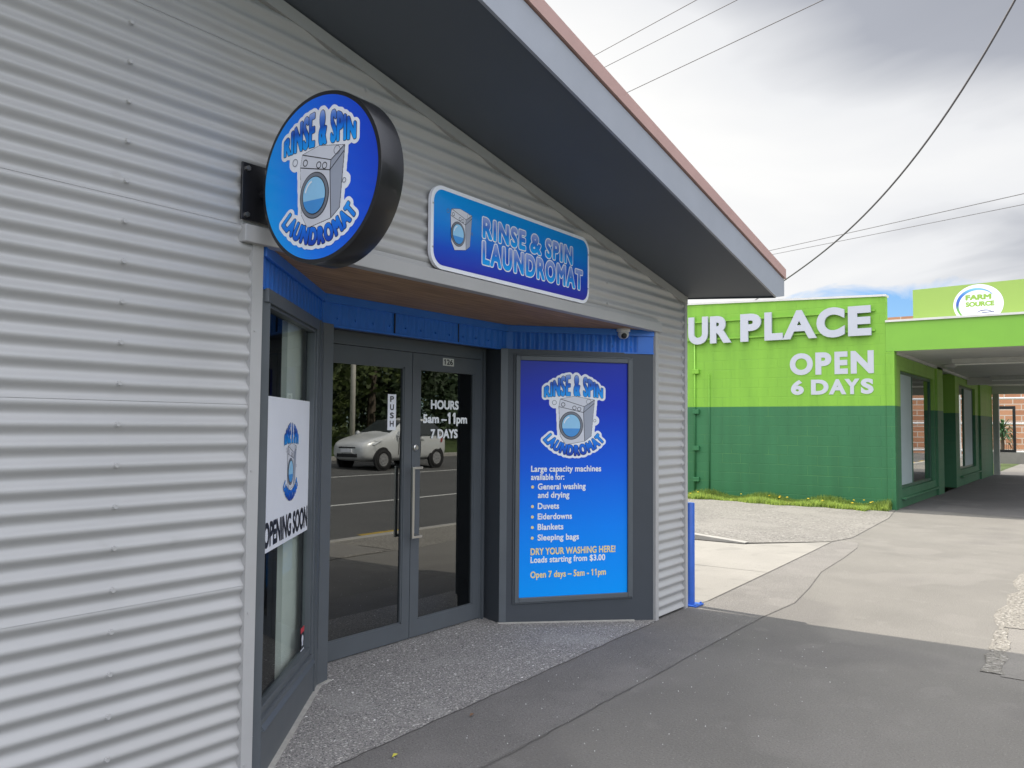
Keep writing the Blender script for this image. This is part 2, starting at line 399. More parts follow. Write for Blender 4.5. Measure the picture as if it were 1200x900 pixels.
def ell(cx, cy, rx, ry, n=40): return poly([(cx+rx*math.cos(2*math.pi*k/n), cy+ry*math.sin(2*math.pi*k/n)) for k in range(n)])
def ring(cx, cy, rx, ry, wd, n=48):
    V = []; T = []
    for k in range(n):
        c, s = math.cos(2*math.pi*k/n), math.sin(2*math.pi*k/n); V += [(cx+rx*c, cy+ry*s), (cx+(rx-wd)*c, cy+(ry-wd)*s)]
    for k in range(n):
        a, b, c, d = 2*k, 2*k+1, 2*((k+1)%n), 2*((k+1)%n)+1; T += [(a, b, c), (b, d, c)]
    return np.array(V, float), np.array(T)
def join(*sh):
    V = []; T = []; o = 0
    for v, t in sh: V.append(v); T.append(t + o); o += len(v)
    return np.concatenate(V), np.concatenate(T)
def stroke(pts, wd):
    V = []; T = []; P = np.array(pts, float)
    for k in range(len(P)):
        d = P[min(k+1, len(P)-1)] - P[max(k-1, 0)]; d /= np.linalg.norm(d); n = np.array([-d[1], d[0]])*wd/2; V += [P[k]+n, P[k]-n]
    for k in range(len(P)-1): T += [(2*k, 2*k+1, 2*k+2), (2*k+1, 2*k+3, 2*k+2)]
    return np.array(V), np.array(T)

# laundromat emblem artwork: 750 x 900 drawing units, y up, centre (387, 450)
def Y_(p): return (p[0]-387, 450-p[1])
def machine_shapes():
    q = lambda *p: poly([Y_(a) for a in p])
    front = q((248,385),(478,434),(490,686),(312,716),(262,640)); side = q((478,434),(580,352),(552,640),(490,686))
    panel = q((262,318),(484,382),(478,434),(248,385)); pside = q((484,382),(582,322),(580,352),(478,434)); top = q((262,318),(392,292),(582,322),(484,382))
    return dict(front=front, side=side, panel=panel, pside=pside, top=top)
def emblem_parts():
    V, T = glyphs('RINSE & SPIN', 1.0, 1.14, res=6); V = fit(V, -272, 272, 0, 1); V, T = slice_mesh(V, T, 48)
    x = V[:,0]; t = V[:,1]
    top = 345 - 118*(np.abs(x)/272)**1.9; base = 150 + 14*np.cos(x/272*math.pi/2)
    arch = (np.stack([x, base + t*(top-base)], 1), T)
    V, T = glyphs('LAUNDROMAT', 1.0, 1.20, res=6); V = fit(V, -1, 1, 0, 1); V, T = slice_mesh(V, T, 48)
    a = V[:,0]*math.radians(50); r = 372 - 84*V[:,1]; cx, cy = 6, 12
    smile = (np.stack([cx + r*np.sin(a), cy - r*np.cos(a)], 1), T)
    return arch, smile
ARCH, SMILE = emblem_parts(); MS = machine_shapes()
ARCH_L, ARCH_K = fatten([ARCH], [6.8, 10.0], 1.2); SMILE_L, SMILE_K = fatten([SMILE], [7.0, 10.4], 1.2)
BACK = fatten([ARCH, SMILE, MS['front'], MS['side'], MS['top'], MS['panel'], MS['pside'], ell(*Y_((205,350)), 20, 20), ell(*Y_((585,505)), 14, 14)], [30], 4.0, holes=False)[0]
WHITE = flat('vinyl_white', rgb(238, 240, 246), 0.35); INK = flat('vinyl_black_ink', (0.012, 0.012, 0.016), 0.4)
APP_LIGHT = flat('picture_pale_grey', rgb(214, 216, 224)); APP_SIDE = flat('picture_shade_grey', rgb(160, 166, 180)); APP_MID = flat('picture_grey', rgb(120, 124, 134))
def emblem(parent, H, cx, cy, z, back=True, arch_mat=None, smile_mat=None, letters=True, mtx=None, step=0.0007):
    s = H / 790.0; of = (cx, cy); kw = dict(scale=s, off=of, mtx=mtx)
    if back: put('emblem_backing', BACK, WHITE, parent, z, **kw)
    if letters:
        put('letter_outline', ARCH_K, INK, parent, z+step, **kw); put('letter_outline', SMILE_K, INK, parent, z+step, **kw)
        put('arched_lettering', ARCH_L, arch_mat, parent, z+2*step, **kw)
        put('curved_lettering', SMILE_L, smile_mat, parent, z+2*step, **kw)
    picture(parent, s, of, z+step, mtx, step)
def picture(parent, s, of, z, mtx=None, step=0.0007):
    kw = dict(scale=s, off=of, mtx=mtx); c = lambda p: Y_(p)
    al = list(MS.values())
    lines = fatten(al, [4], 2.5, holes=False)[0]
    root = put('washing_machine_picture', lines, INK, parent, z, **kw)
    kk = dict(kw)
    put('machine_front', join(MS['front'], MS['panel'], MS['top']), APP_LIGHT, root, z+step, **kk)
    put('machine_side', join(MS['side'], MS['pside']), APP_SIDE, root, z+step, **kk)
    ln = join(stroke([c((248,385)), c((478,434)), c((580,352))], 5), stroke([c((262,318)), c((484,382)), c((582,322))], 5), stroke([c((484,382)), c((478,434)), c((490,686))], 5))
    put('machine_outline', ln, INK, root, z+2*step, **kk)
    for p in ((287,366), (392,394), (437,404)): put('dial', ring(*c(p), 19, 19, 5), INK, root, z+2*step, **kk)
    for p, r in (((205,350),21), ((528,338),24), ((585,505),14)): put('bubble', ring(*c(p), r, r, 4), APP_MID, parent, z+2*step, **kk)
    cx, cy = c((362,550))
    put('door_ring', ell(cx, cy, 112, 124), INK, root, z+2*step, **kk); put('door_rim', ell(cx, cy, 107, 119), APP_MID, root, z+3*step, **kk)
    put('door_seal', ell(cx, cy, 90, 102), INK, root, z+4*step, **kk)
    g = put('door_glass', ell(cx, cy, 85, 97), flat('picture_glass_blue', rgb(150, 205, 240)), root, z+5*step, **kk)
    put('door_water', poly([(cx+85*math.cos(a), cy+97*math.sin(a)) for a in np.linspace(math.radians(195), math.radians(345), 24)]), flat('picture_water_blue', rgb(70, 150, 220)), root, z+6*step, **kk)
    put('door_shine', stroke([(cx+68*math.cos(a), cy+78*math.sin(a)) for a in np.linspace(math.radians(105), math.radians(165), 10)], 10), WHITE, root, z+6*step, **kk)

# ------------------------------------------------------------------ SETTING: ground
CONC = [(260, 0.66, rgb(150,148,142), 0.5)]
m_foot = mat('footpath_concrete', (0.157, 0.149, 0.134), 0.9, 0.13, 0.8, 0.35, 70, specks=[(0.9, 0.55, (0.182, 0.172, 0.156), 0.6), (0.45, 0.60, (0.119, 0.112, 0.104), 0.55), (3.5, 0.64, (0.199, 0.189, 0.172), 0.35), (9, 0.70, (0.099, 0.093, 0.086), 0.35), (110, 0.58, (0.099, 0.093, 0.086), 0.5), (80, 0.63, (0.238, 0.228, 0.212), 0.6), (48, 0.735, (0.477, 0.464, 0.437), 0.8)])
m_asph = mat('asphalt_strip', (0.179, 0.169, 0.156), 0.92, 0.12, 2.2, 0.6, 110, specks=[(95, 0.58, (0.099, 0.094, 0.090), 0.6), (75, 0.62, (0.287, 0.278, 0.260), 0.6), (1.4, 0.57, (0.211, 0.199, 0.184), 0.55), (46, 0.73, (0.591, 0.573, 0.547), 0.8)])
m_agg = mat('exposed_aggregate', (0.322, 0.305, 0.283), 0.85, 0.22, 60, 0.9, 110, specks=[(95, 0.56, (0.096, 0.096, 0.096), 0.85), (75, 0.60, (0.731, 0.696, 0.643), 0.85), (40, 0.70, (1.305, 1.290, 1.247), 0.95), (1.6, 0.58, (0.418, 0.401, 0.374), 0.35)])
m_drive = mat('driveway_concrete', (0.248, 0.236, 0.213), 0.9, 0.08, 1.3, 0.3, 60, specks=[(1.6, 0.56, (0.200, 0.191, 0.174), 0.6), (7, 0.66, (0.186, 0.176, 0.159), 0.4), (90, 0.62, (0.172, 0.166, 0.152), 0.5)])
m_gravel = mat('gravel_yard', (0.191, 0.181, 0.165), 0.95, 0.14, 1.2, 1.0, 40, specks=[(26, 0.56, (0.101, 0.094, 0.086), 0.75), (20, 0.60, (0.296, 0.285, 0.261), 0.75), (0.8, 0.58, (0.226, 0.215, 0.195), 0.5)])
m_verge = mat('pebble_verge', (0.216, 0.202, 0.176), 0.95, 0.15, 3, 1.0, 50, specks=[(40, 0.55, (0.086, 0.079, 0.068), 0.8), (30, 0.58, (0.360, 0.342, 0.310), 0.8)])
m_road = mat('road_asphalt', (0.084, 0.084, 0.082), 0.93, 0.15, 0.6, 0.8, 60, specks=[(30, 0.62, (0.176, 0.176, 0.168), 0.5)])
m_paint = mat('road_paint_white', (0.475, 0.475, 0.454), 0.8, 0.1, 6); m_yel = mat('road_paint_yellow', (0.357, 0.242, 0.023), 0.8, 0.1, 6)
m_kerb = mat('kerb_concrete', (0.302, 0.292, 0.270), 0.9, 0.1, 4, 0.2, 60)
m_turf = mat('turf', (0.048, 0.076, 0.016), 1.0, 0.35, 1.5, 1.0, 30)
m_foot2 = mat('slab_concrete', (0.190, 0.179, 0.162), 0.9, 0.1, 1.5, 0.4, 80, specks=[(90, 0.6, (0.124, 0.117, 0.107), 0.5), (60, 0.66, (0.290, 0.276, 0.255), 0.5)])
m_awn_shade = mat('awning_shade_tone', (0.116, 0.112, 0.108), 0.9, 0.15, 0.9, 0.3, 90, specks=[(1.1, 0.58, (0.160, 0.152, 0.144), 0.5)])  # darker paving tone with the awning's shade put into the colour
m_joint = mat('joint_filler_grit', (0.098, 0.092, 0.083), 1.0, 0.3, 20)  # dark grit that fills the paving joints

struct(sheet('ground', [(-900,-900),(900,-900),(900,900),(-900,900)], -0.35, m_turf))
# footpath and yard: one sheet z=0, thinner surfaces laid on it
struct(sheet('footpath', [(-60,-3.35),(120,-3.35),(120,0.35),(17.4,0.35),(17.4,24),(-60,24)], 0.0, m_foot))
def wavy(pts, amp, n):
    out_ = []
    for k in range(n+1):
        t = k/n; out_.append((pts[0][0]+(pts[1][0]-pts[0][0])*t, pts[0][1]+(pts[1][1]-pts[0][1])*t + (random.random()-.5)*amp))
    return out_
low = wavy([(-40,-0.68),(6.9,-0.66)], 0.02, 120) + [(7.6,-0.70),(8.4,-0.60),(9.4,-0.44),(10.6,-0.38),(11.6,-0.30),(12.1,-0.20)]
struct(sheet('asphalt_path_strip', low + [(12.25,-0.05),(12.1,0.08),(11.9,0.11),(7.2,-0.06)] + [(6.85,-0.02),(-40,-0.02)], 0.002, m_asph))
AX, AY = 2.385, 0.0; BX, BY = 3.34, 0.72; EX, EY = 5.19, 0.79; FX, FY = 6.205, 0.0
DY = 0.97                                        # door plane; the apron ramps up to it
def ramp_z(y): return 0.008 + 0.062*max(0.0, min(1.0, (y+0.1)/1.07))
struct(sheet('doorway_apron', [(x, y, 0.008) for x, y in wavy([(1.9,-0.14),(6.12,-0.035)], 0.012, 60)] + [(6.20,-0.02,0.008),(1.9,-0.02,0.008)], 0, m_agg))
struct(sheet('doorway_ramp', [(x, y, 0.0083 + 0.060*(y+.03)) for x, y in ((1.9,-.03),(6.2,-.03),(6.22,0.02),(5.26,0.80),(5.28,1.02),(3.42,1.02),(3.36,0.76),(2.38,0.03),(1.9,0.03))], 0, m_agg))
struct(sheet('driveway', [(6.86,0.0),(7.2,-0.05),(9.5,0.02),(11.95,0.118),(11.45,0.55),(10.95,1.0),(11.0,24),(6.86,24)], 0.003, m_drive))
struct(sheet('gravel_yard', [(11.99,0.12,0.006),(12.6,0.0,0.006),(15.8,0.15,0.006),(17.41,0.36,0.006),(17.41,6,0.06),(17.41,24,0.06),(11.12,24,0.13),(11.12,2.6,0.13),(11.05,1.0,0.014),(11.5,0.55,0.01)], 0, m_gravel))
k_ = MB(); k_.add([(11.0,0.98,0.008),(11.0,2.6,0.008),(11.0,24,0.008),(11.0,0.98,0.02),(11.0,2.6,0.14),(11.0,24,0.14),(11.14,0.98,0.02),(11.14,2.6,0.14),(11.14,24,0.14)], [(0,1,4,3),(1,2,5,4),(3,4,7,6),(4,5,8,7)])
struct(k_.build('yard_kerb', m_kerb))
vg = wavy([(6.75,-2.33),(7.5,-2.27)], 0.06, 10) + wavy([(7.6,-2.24),(40,-2.0)], 0.12, 120)
struct(sheet('pebble_verge', vg + [(40,-3.35),(6.75,-3.35)], 0.002, m_verge))
struct(sheet('verge_slab', [(6.15,-2.42),(7.66,-2.34),(7.66,-3.35),(6.1,-3.35)], 0.004, m_foot2))
struct(sheet('pebble_edge', wavy([(6.2,-2.30),(7.6,-2.26)], 0.05, 12) + wavy([(7.5,-2.36),(6.2,-2.43)], 0.04, 12), 0.006, m_verge))
b_ = MB(); b_.box((-60,-3.50,-0.3),(120,-3.35,0.016)); struct(b_.build('kerb', m_kerb, bevel=0.02))
def rz(y): return -0.13 + 0.0385*(-3.06 - y) if y > -16 else rz(-15.9)
b_ = MB(); ys = np.linspace(-3.50, -15.9, 20); vs = []; fs = []
for y in ys: vs += [(-80, y, rz(y)), (140, y, rz(y))]
for k in range(19): fs.append((2*k, 2*k+1, 2*k+3, 2*k+2))
b_.add(vs, fs); struct(b_.build('road', m_road))
def road_mark(name, x0, x1, y, wd, m, sl=0.0):
    b = MB(); b.add([(x0,y,rz(y)+.004),(x1,y+sl,rz(y+sl)+.004),(x1,y+sl-wd,rz(y+sl-wd)+.004),(x0,y-wd,rz(y-wd)+.004)], [(0,1,2,3)]); return struct(b.build(name, m))
road_mark('road_edge_line', -60, 120, -6.9, 0.12, m_paint)
road_mark('road_lane_line', -60, 120, -11.3, 0.12, m_paint)
for k in range(-10, 24): road_mark('road_yellow_dash', 8.9+2.4*k, 10.1+2.4*k, -3.92, 0.24, m_yel)
b_ = MB(); b_.box((-80,-16.1,-0.2),(140,-15.9,rz(-15.9)+0.13)); struct(b_.build('far_kerb', m_kerb, bevel=0.02))
b_ = MB(); b_.add([(-120,-16.1,.46),(160,-16.1,.46),(160,-40,1.2),(-120,-40,1.2),(160,-200,1.2),(-120,-200,1.2)], [(0,1,2,3),(3,2,4,5)]); struct(b_.build('far_grass_verge', m_turf))

struct(sheet('awning_shade_sheet', wavy([(17.9,0.35),(16.9,-3.35)], 0.06, 20) + [(36,-3.35),(36,0.35)], 0.004, m_awn_shade))  # dark sheet added over the footpath to paint in shade under the awning
# joints and cracks in the paving (narrow dark filler strips)
def crack(pts, wd):
    b = MB()
    for (a, c) in zip(pts[:-1], pts[1:]):
        d = Vector((c[0]-a[0], c[1]-a[1], 0)).normalized(); n = Vector((-d.y, d.x, 0))*wd/2
        b.add([(a[0]+n.x,a[1]+n.y,0.0055),(c[0]+n.x,c[1]+n.y,0.0055),(c[0]-n.x,c[1]-n.y,0.0055),(a[0]-n.x,a[1]-n.y,0.0055)], [(0,1,2,3)])
    return struct(b.build('paving_joint', m_joint))
crack(wavy([(1.5,-0.675),(6.9,-0.66)], 0.014, 110), 0.0045)
crack([(7.2,-0.055),(8.3,-0.02),(9.6,0.025),(10.8,0.07),(11.95,0.118)], 0.011)
crack([(6.9,-0.66),(7.6,-0.70),(8.4,-0.60),(9.4,-0.44),(10.6,-0.38),(11.6,-0.30)], 0.004)
crack([(9.0,0.02),(9.0,4.0),(9.02,8.0)], 0.008)
crack([(7.68,-2.30),(7.70,-2.5),(7.71,-2.9)], 0.02)

# ------------------------------------------------------------------ LAUNDROMAT BUILDING
LB = thing('laundromat_building', 'grey corrugated iron shop with a recessed charcoal entrance and a dark overhanging eave', 'building', (4.5, 1.0, 0))
m_iron = mat('grey_corrugated_steel', (0.445, 0.44, 0.428), 0.36, 0.05, 1.6, 0.06, 2.2, specks=[(0.7, 0.58, (0.40,0.392,0.375), 0.5), (5.0, 0.70, (0.36,0.35,0.33), 0.35)])
m_flash = mat('grey_flashing', (0.42, 0.415, 0.405), 0.45, 0.04, 4)
m_char = mat('charcoal_joinery', (0.094, 0.105, 0.114), 0.42, 0.06, 5)
m_charp = mat('charcoal_panel', (0.047, 0.054, 0.063), 0.5, 0.06, 3)
m_soff = mat('soffit_paint', (0.088, 0.103, 0.122), 0.65, 0.08, 1.2)
m_fasc = mat('fascia_grey', (0.35, 0.37, 0.41), 0.45, 0.05, 3)
m_red = mat('roof_red_brown', (0.50, 0.315, 0.275), 0.5, 0.06, 3)
m_blue = mat('blue_fluted_steel', (0.026, 0.165, 0.62), 0.38, 0.06, 3)
m_mort = mat('mortar_strip', (0.42, 0.40, 0.36), 0.9, 0.15, 20)

P_, AMP = 0.0762, 0.0110
LAPS = [0.866, 1.632, 2.398, 3.164, 3.93, 4.7]
def corr(z):
    k = sum(1 for L in LAPS if z > L + 1e-6)
    return -AMP*math.cos(2*math.pi*(z-0.02)/P_) - 0.003*k - 0.0025*0
def wall_top(x): return 2.69 + 0.1725*(6.82 - x)
def corrugated(x0, x1, z0, z1, name, clip=True):
    zs = []; n = int((z1-z0)/P_*12)
    zs = [z0 + (z1-z0)*k/n for k in range(n+1)]
    for L in LAPS:
        if z0 < L < z1: zs += [L, L+0.0006]
    zs = sorted(set(zs)); b = MB(); xs = [x0, x1]
    # a sheet's lower edge stands one sheet thickness proud and slightly sprung
    for z in zs:
        for x in xs: b.v.append((x, corr(z), z))
    for k in range(len(zs)-1): b.f.append((2*k, 2*k+1, 2*k+3, 2*k+2))
    me = bpy.data.meshes.new(name); me.from_pydata(b.v, [], b.f); bm = bmesh.new(); bm.from_mesh(me)
    if clip:
        bmesh.ops.bisect_plane(bm, geom=bm.verts[:]+bm.edges[:]+bm.faces[:], plane_co=(6.82, 0, 2.69), plane_no=Vector((0.1725, 0, 1)).normalized(), clear_outer=True)
    # roofing screws on every second ridge, columns every 1.2 m
    cols = [x for x in (-2.0, -0.8, 0.45, 1.69, 2.92, 4.16, 5.4, 6.72) if x0 + .03 < x < x1 - .03]
    for cx in cols:
        k = 0; z = 0.02 + P_*4.0 - 0.0
        while z < z1:
            if z > z0 + .02 and z < wall_top(cx) - .05:
                bmesh.ops.create_cone(bm, cap_ends=True, segments=8, radius1=0.0115, radius2=0.008, depth=0.009, matrix=Matrix.Translation((cx, corr(z) - 0.0045, z)) @ Matrix.Rotation(math.radians(90), 4, 'X'))
            z += P_*2
    bm.to_mesh(me); bm.free()
    o = link(name, me, m_iron, LB, smooth=True)
    es = o.modifiers.new('edge', 'EDGE_SPLIT'); es.split_angle = math.radians(35)
    return o
corrugated(-9, 2.268, 0.02, 5.2, 'corrugated_wall'); corrugated(2.268, 6.262, 2.36, 4.0, 'corrugated_wall'); corrugated(6.262, 6.815, 0.02, 3.2, 'corrugated_wall')
b = MB(); b.box((6.79,-0.022,0.0),(6.838,0.02,2.70)); b.box((6.82,0.02,0.0),(6.836,14,2.70)); b.build('corner_flashing', m_flash, LB)
b = MB(); b.box((2.21,-0.045,2.325),(6.28,0.02,2.40)); b.box((2.215,-0.012,2.40),(6.275,0.02,2.432)); b.build('head_flashing', m_flash, LB, bevel=0.004)
b = MB(); b.box((2.267,-0.022,0.0),(2.323,0.05,2.325)); b.box((2.2665,-0.0228,2.10),(2.3235,0.03,2.103)); b.box((2.2665,-0.0228,0.225),(2.3235,0.03,0.227))
for z in (0.12, 0.75, 1.35, 1.95): b.lathe([(0.005,0),(0.005,0.004)], (2.285,-0.022,z), (0,-1,0), 8)
b.build('jamb_flashing', m_flash, LB)
b = MB(); b.box((6.206,-0.022,0.0),(6.262,0.05,2.325)); b.build('jamb_flashing', m_flash, LB)
# roof: soffit ruled between wall head and barge board
def zb(x): return 2.651 + 0.1985*(6.749 - x)
def zt(x): return 2.802 + 0.195*(7.062 - x)
RX = -2.0
b = MB(); NS = 48
for k in range(NS+1):
    x = RX + (6.87-RX)*k/NS
    for q in range(7): b.v.append((x, -0.785*q/6, (wall_top(x)+.004)*(1-q/6) + (zb(x)+.012)*q/6))
for k in range(NS):
    for q in range(6): b.f.append((7*k+q, 7*k+q+1, 7*k+q+8, 7*k+q+7))
b.build('soffit', m_soff, LB, smooth=True)
b = MB(); b.extr([(6.868,0.01,2.677),(6.868,-0.785,zb(6.87)-0.002),(6.868,-0.785,zb(6.87)+.06),(6.868,0.01,2.73)], (0.012,0,0)); b.build('soffit_edge_trim', m_charp, LB)
b = MB(); b.extr([(RX,-0.8,zb(RX)),(RX,-0.8,zt(RX)),(7.06,-0.8,zt(7.06)),(7.06,-0.8,2.663),(6.86,-0.8,zb(6.86))], (0,0.018,0)); b.build('barge_board', m_fasc, LB)
b = MB(); b.extr([(RX,-0.815,zt(RX)+.012),(RX,-0.815,zt(RX)+.10),(7.066,-0.815,zt(7.066)+.088),(7.066,-0.815,zt(7.066)+.008)], (0,0.09,0))
b.add([(RX,-0.725,zt(RX)+.09),(7.066,-0.725,zt(7.066)+.08),(7.066,14,zt(7.066)+.06),(RX,14,zt(RX)+.07),(-11,-.725,zt(7.066)+.08),(-11,14,zt(7.066)+.06)], [(0,1,2,3),(0,3,5,4)])
b.build('roof', m_red, LB)
b = MB(); b.extr([(RX,-0.8,zb(RX)),(RX,-0.8,zt(RX)),(-11,-0.8,zt(7.06)),(-11,-0.8,zb(7.06))], (0,0.018,0)); b.build('barge_board', m_fasc, LB)
b = MB(); b.add([(RX,-0.785,zb(RX)+.012),(RX,0.02,wall_top(RX)),(-11,.02,2.69),(-11,-.785,2.66)], [(0,1,2,3)]); b.build('soffit', m_soff, LB)
b = MB(); b.extr([(6.83,-0.03,2.625),(6.83,-0.03,2.685),(RX,-0.03,wall_top(RX)),(RX,-0.03,wall_top(RX)-.062)], (0,0.05,0)); b.build('rake_trim', m_flash, LB)
b = MB(); b.box((-9,13.9,0),(6.83,14,2.9)); b.box((-9.0,0.03,0),(-8.9,14,2.6)); b.build('rear_wall', m_iron, LB)
b = MB(); b.box((6.88,-0.7,2.78),(7.03,13.9,2.80)); b.box((7.02,-0.7,2.70),(7.03,13.9,2.82)); b.box((6.9,-0.7,2.70),(7.03,13.9,2.715)); b.build('gutter', m_fasc, LB)

# recessed entrance
ul = Vector((BX-AX, BY-AY, 0)); LL = ul.length; ul /= LL; nl = ul.cross(Vector((0,0,1)))
ur = Vector((FX-EX, FY-EY, 0)); LR = ur.length; ur /= LR; nr = ur.cross(Vector((0,0,1)))
ZC = 2.336
m_wood = mat('timber_ceiling', rgb(128, 92, 68), 0.6, 0.18, 3); 
t = m_wood.node_tree; wv = N(t, 'ShaderNodeTexNoise'); wv.inputs['Scale'].default_value = 5; mp = N(t, 'ShaderNodeMapping'); mp.inputs['Scale'].default_value = (0.7, 14, 1)
tcn = N(t, 'ShaderNodeTexCoord'); t.links.new(tcn.outputs['Object'], mp.inputs[0]); t.links.new(mp.outputs[0], wv.inputs['Vector'])
rw = ramp(t, [(0.3, rgb(134,104,74)), (0.7, rgb(180,144,106))], wv.outputs[0]); t.links.new(rw.outputs[0], t.nodes['Principled BSDF'].inputs['Base Color'])
b = MB(); b.prism([(2.30,-0.03),(6.23,-0.03),(6.23,0.03),(5.33,0.84),(5.33,1.1),(3.36,1.1),(3.36,0.84),(2.36,0.03),(2.30,0.03)], ZC, ZC+.02); b.build('recess_ceiling', m_wood, LB)
# blue fluted band around the recess
def band_pts():
    return [Vector((2.335,-0.004,0)), Vector((3.405,0.805,0)), Vector((5.275,0.80,0)), Vector((6.205,-0.004,0))]
BP = band_pts()
def fluted(p, q, z0, z1, m, name, a=0.009, per=0.0762, marg=0.045, flat_end=0.0):
    d = (q-p); L = d.length; d /= L; n = d.cross(Vector((0,0,1))); k = max(2, int((L-2*marg-flat_end)/per*10)); b = MB()
    prof = [(0.0, 0.0), (marg, 0.0)] + [(marg + (L-2*marg-flat_end)*i/k, -0.004 - a*(1-math.cos(2*math.pi*i/k*round((L-2*marg-flat_end)/per)))) for i in range(k+1)] + [(L-marg-flat_end, 0.0), (L, 0.0)]
    for s, o in prof:
        P = p + d*s + n*o; b.v += [(P.x, P.y, z0), (P.x, P.y, z1)]
    for i in range(len(prof)-1): b.f.append((2*i, 2*i+2, 2*i+3, 2*i+1))
    return b.build(name, m, LB)
for i in range(3):
    fluted(BP[i], BP[i+1], 2.148, 2.30, m_blue, 'blue_band', a=(0.002, 0.003, 0.009)[i], flat_end=(0, 0, 0.09)[i])
    d = (BP[i+1]-BP[i]); L = d.length; d /= L; n = d.cross(Vector((0,0,1)))
    b = MB(); e0, e1 = (0.0 if i == 0 else -0.006), (L if i == 2 else L+0.006)
    b.obox(BP[i], d, n, e0, e1, 0.0, 0.016, 2.285, ZC-.001); b.obox(BP[i], d, n, e0, e1, -0.03, 0.010, 2.14, 2.150)
    b.build('blue_band_trim', m_blue, LB)
bj = MB()
for s in (0.62, 1.28): 
    bj = MB(); d = (BP[2]-BP[1]).normalized(); n = d.cross(Vector((0,0,1))); bj.obox(BP[1], d, n, s, s+.004, -.012, .003, 2.151, 2.284); bj.build('band_seam', m_charp, LB)
bs = MB()
for i in (1, 2):
    d = (BP[i+1]-BP[i]); L = d.length; d /= L; n = d.cross(Vector((0,0,1)))
    s = 0.12
    while s < L - .1: bs = MB(); bs.lathe([(0.006,-.012),(0.006,.004)], BP[i] + d*s + Vector((0,0,2.195)), n, 8); bs.build('band_screw', m_blue, LB); s += 0.1524
# ceiling of the door pocket behind the band
b = MB(); b.prism([(3.36,0.82),(5.30,0.82),(5.30,1.1),(3.36,1.1)], 2.15, 2.17); b.build('door_head_soffit', m_charp, LB)

# side window (left splay)
SW = MB(); SW.box((2.325,0.0,0.012),(AX,0.05,2.146)); G0, G1 = 0.04, 1.045
SW.obox((AX,AY), ul, nl, 0.0, LL, -0.05, 0.0, 0.012, 0.27); SW.obox((AX,AY), ul, nl, -0.03, LL, -0.05, 0.0, 2.085, 2.146); SW.obox((AX,AY), ul, nl, G1, LL, -0.05, -0.001, 0.27, 2.085)
sw = SW.build('side_window', m_char, LB, bevel=0.003)
b = MB(); b.obox((AX,AY), ul, nl, G0, G1, -0.058, -0.014, 2.07, 2.085); b.obox((AX,AY), ul, nl, G1-.012, G1, -0.058, -0.014, 0.31, 2.07); b.obox((AX,AY), ul, nl, 0.02, G0, -0.058, -0.014, 0.31, 2.085); b.obox((AX,AY), ul, nl, 0.02, G1, -0.058, -0.014, 0.26, 0.31)
b.build('glazing_bead', m_char, sw, bevel=0.003)
b = MB(); b.add([(AX+ul.x*q+nl.x*d, AY+ul.y*q+nl.y*d, z) for (q, d, z) in ((0.004,0.014,0.225),(G1+.02,0.014,0.225),(G1+.02,-0.045,0.312),(0.004,-0.045,0.312),(0.004,-0.045,0.20),(G1+.02,-0.045,0.20))], [(0,1,2,3),(4,5,1,0),(0,3,4),(1,5,2)]); b.build('window_sill', m_char, sw)
b = MB(); b.obox((AX,AY), ul, nl, 1.09, 1.105, -0.002, 0.006, 0.012, 2.146); b.build('post_bead', m_char, sw)
gl_side = glass_mat('side_window_glass', (0.86, 0.90, 0.87), 0.02, 0.62)
b = MB(); b.add([(AX+ul.x*q-nl.x*.042, AY+ul.y*q-nl.y*.042, z) for q, z in ((0.02,0.27),(G1,0.27),(G1,2.085),(0.02,2.085))], [(0,1,2,3)]); b.build('window_pane', gl_side, sw)
st = frame(Vector((AX,AY,0)) + ul*0.93 + nl*(-0.0405), ul)
for (nm, z0, z1, mm) in (('sticker_header', 0.41, 0.44, flat('sticker_red', rgb(200,60,70))), ('sticker_body', 0.322, 0.41, INK), ('sticker_footer', 0.314, 0.322, WHITE)):
    put(nm, poly([(0.0,z0),(0.085,z0),(0.085,z1),(0.0,z1)]), mm, sw, 0.0, mtx=st)
put('sticker_emblem', join(ell(0.042,0.376,0.022,0.022,20), poly([(0.026,0.340),(0.061,0.340),(0.056,0.36),(0.031,0.36)])), WHITE, sw, 0.001, mtx=st)
